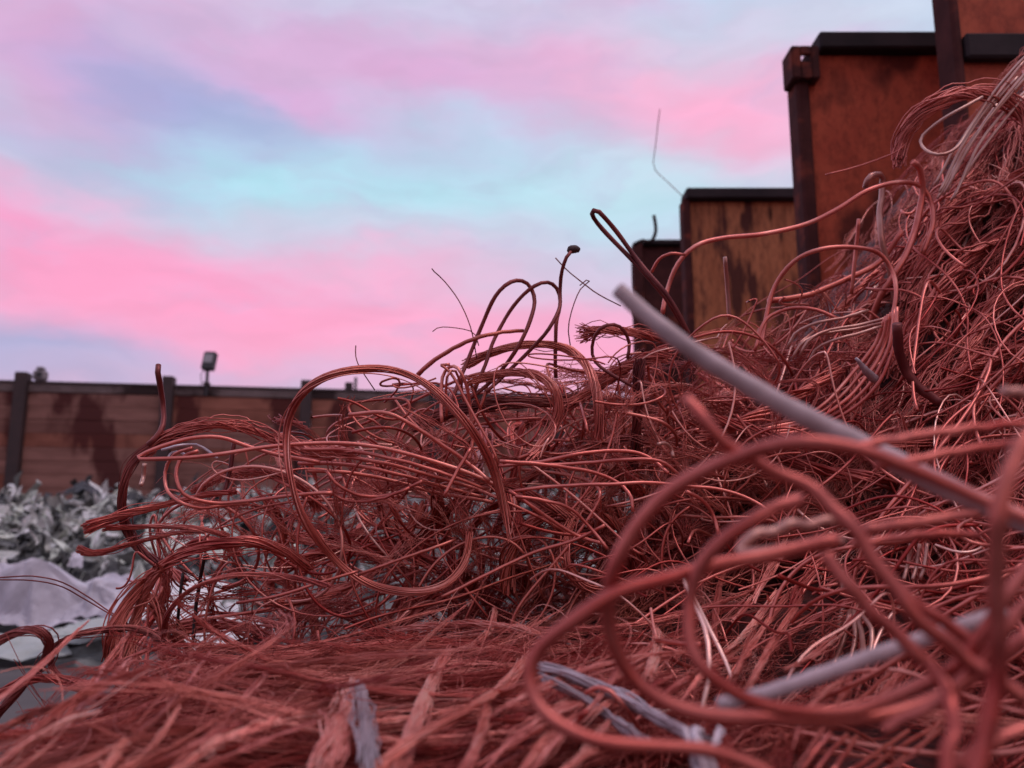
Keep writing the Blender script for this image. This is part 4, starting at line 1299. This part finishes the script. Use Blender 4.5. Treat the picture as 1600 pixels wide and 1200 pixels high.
hero('bowed wire over the far end of the low grey rod', [(1492, 968), (1515, 955), (1545, 950), (1562, 955)], 7, .9, 'copper', tint=.75)
for k, x in enumerate((1418, 1432, 1444)):
    hero('short upright wire in the dark gap right of the loops', [(x + 5, 850), (x, 885), (x - 6, 905)], 6, 1.05, 'pale', tint=.1, group='short upright wires in the dark gap')
# arcs on the right slope
for k in range(5):
    o_ = k * 9
    hero(('first', 'second', 'third', 'fourth', 'fifth')[k] + ' from outside of five nested copper arcs under the wide arch', [(1402 - o_ * .5, 480 + o_ * .4), (1396 - o_ * .8, 545 - o_ * .2), (1368 - o_, 605 - o_ * .6), (1318 - o_ * .8, 648 - o_ * .5), (1255, 672 - o_ * .6), (1190, 682 - o_ * .4)], 6, 1.45 + .02 * k, 'copper', tint=.5 + .06 * k)
for k, (x, y) in enumerate(((1238, 562), (1250, 556), (1230, 545), (1262, 570))):
    hero(('longest', 'second longest', 'third longest', 'shortest')[k] + ' of the pale tight curves at the foot of the orange wall', [(x, y), (x + 14, y - 25), (x + 45, y - 40), (x + 100 - k * 8, y - 48), (x + 150 - 12 * k, y - 60)], 5, 1.55 - .01 * k, 'pale', tint=.15 + .1 * k)
hero('dark bent cable in the hollow of the right slope', [(1402, 505), (1406, 555), (1432, 602), (1475, 632)], 15, 1.4, 'dull', tint=.15)
hero('grey splinter of wire beside the nested arcs', [(1338, 560), (1352, 578), (1366, 592)], (5, 12, 14), 1.4, 'tin', tint=.25)
# matted cables on the steep right side
for k, (lab, p_) in enumerate([
    ('highest matted cable on the steep right side', [(1640, 250), (1560, 300), (1500, 350), (1450, 410), (1405, 500)]),
    ('second matted cable down the steep right side', [(1640, 330), (1570, 370), (1500, 420), (1440, 500), (1400, 590)]),
    ('third matted cable down the steep right side', [(1640, 400), (1580, 450), (1530, 520), (1500, 600)]),
    ('matted cable under the pale sheaf of wires', [(1560, 200), (1520, 280), (1470, 350), (1420, 440)]),
    ('lowest matted cable above the straight blurred ones', [(1640, 520), (1560, 560), (1490, 600), (1440, 640)]),
    ('matted cable crossing behind the stout bowed wire', [(1500, 340), (1440, 400), (1370, 470), (1300, 540)])]):
    hero(lab, p_, (22, 34, 24), (1.55, 1.65), 'hair', 'bundle', 'matted_cable', 50, .6, .5, .2, stray=.12, tint=.32 + .04 * k)
# long ribbons of frayed strand sweeping across the front and lying on the lower right slope
for k in range(46):
    if k < 24:
        x, y = random.choice((random.uniform(-20, 420), random.uniform(790, 960))), random.uniform(1065, 1205)
        ang = math.radians(random.gauss(24 if y < 1090 else 33, 9))
        ln, where = random.uniform(170, 420), 'front left' if x < 600 else 'front centre'
    else:
        x, y = random.uniform(1020, 1590), random.uniform(860, 1190)
        ang = math.radians(random.gauss(48, 22))
        ln, where = random.uniform(90, 230), 'lower right'
    ca, sa, bow = math.cos(ang), math.sin(ang), random.uniform(-.14, .14) * ln
    pts = [(x + (t - .5) * ln * ca + bow * sa * (1 - (2 * t - 1) ** 2), y - (t - .5) * ln * sa + bow * ca * (1 - (2 * t - 1) ** 2)) for t in (0, .25, .5, .75, 1)]
    tt = random.choice((.05, .2, .35, .5))
    sh = 'pale' if tt > .3 else 'reddish'
    hero('%s frayed ribbon of fine strands lying slantwise on the %s of the heap' % (sh, where), pts, (6, random.uniform(10, 20), random.uniform(8, 16), 5), .95, 'hair', 'bundle', 'frayed_ribbon', 17, .4, .5, .2, fpow=3,
         twist=random.uniform(.5, 3), stray=.12, tint=tt, group='%s frayed ribbons on the %s' % (sh, where))
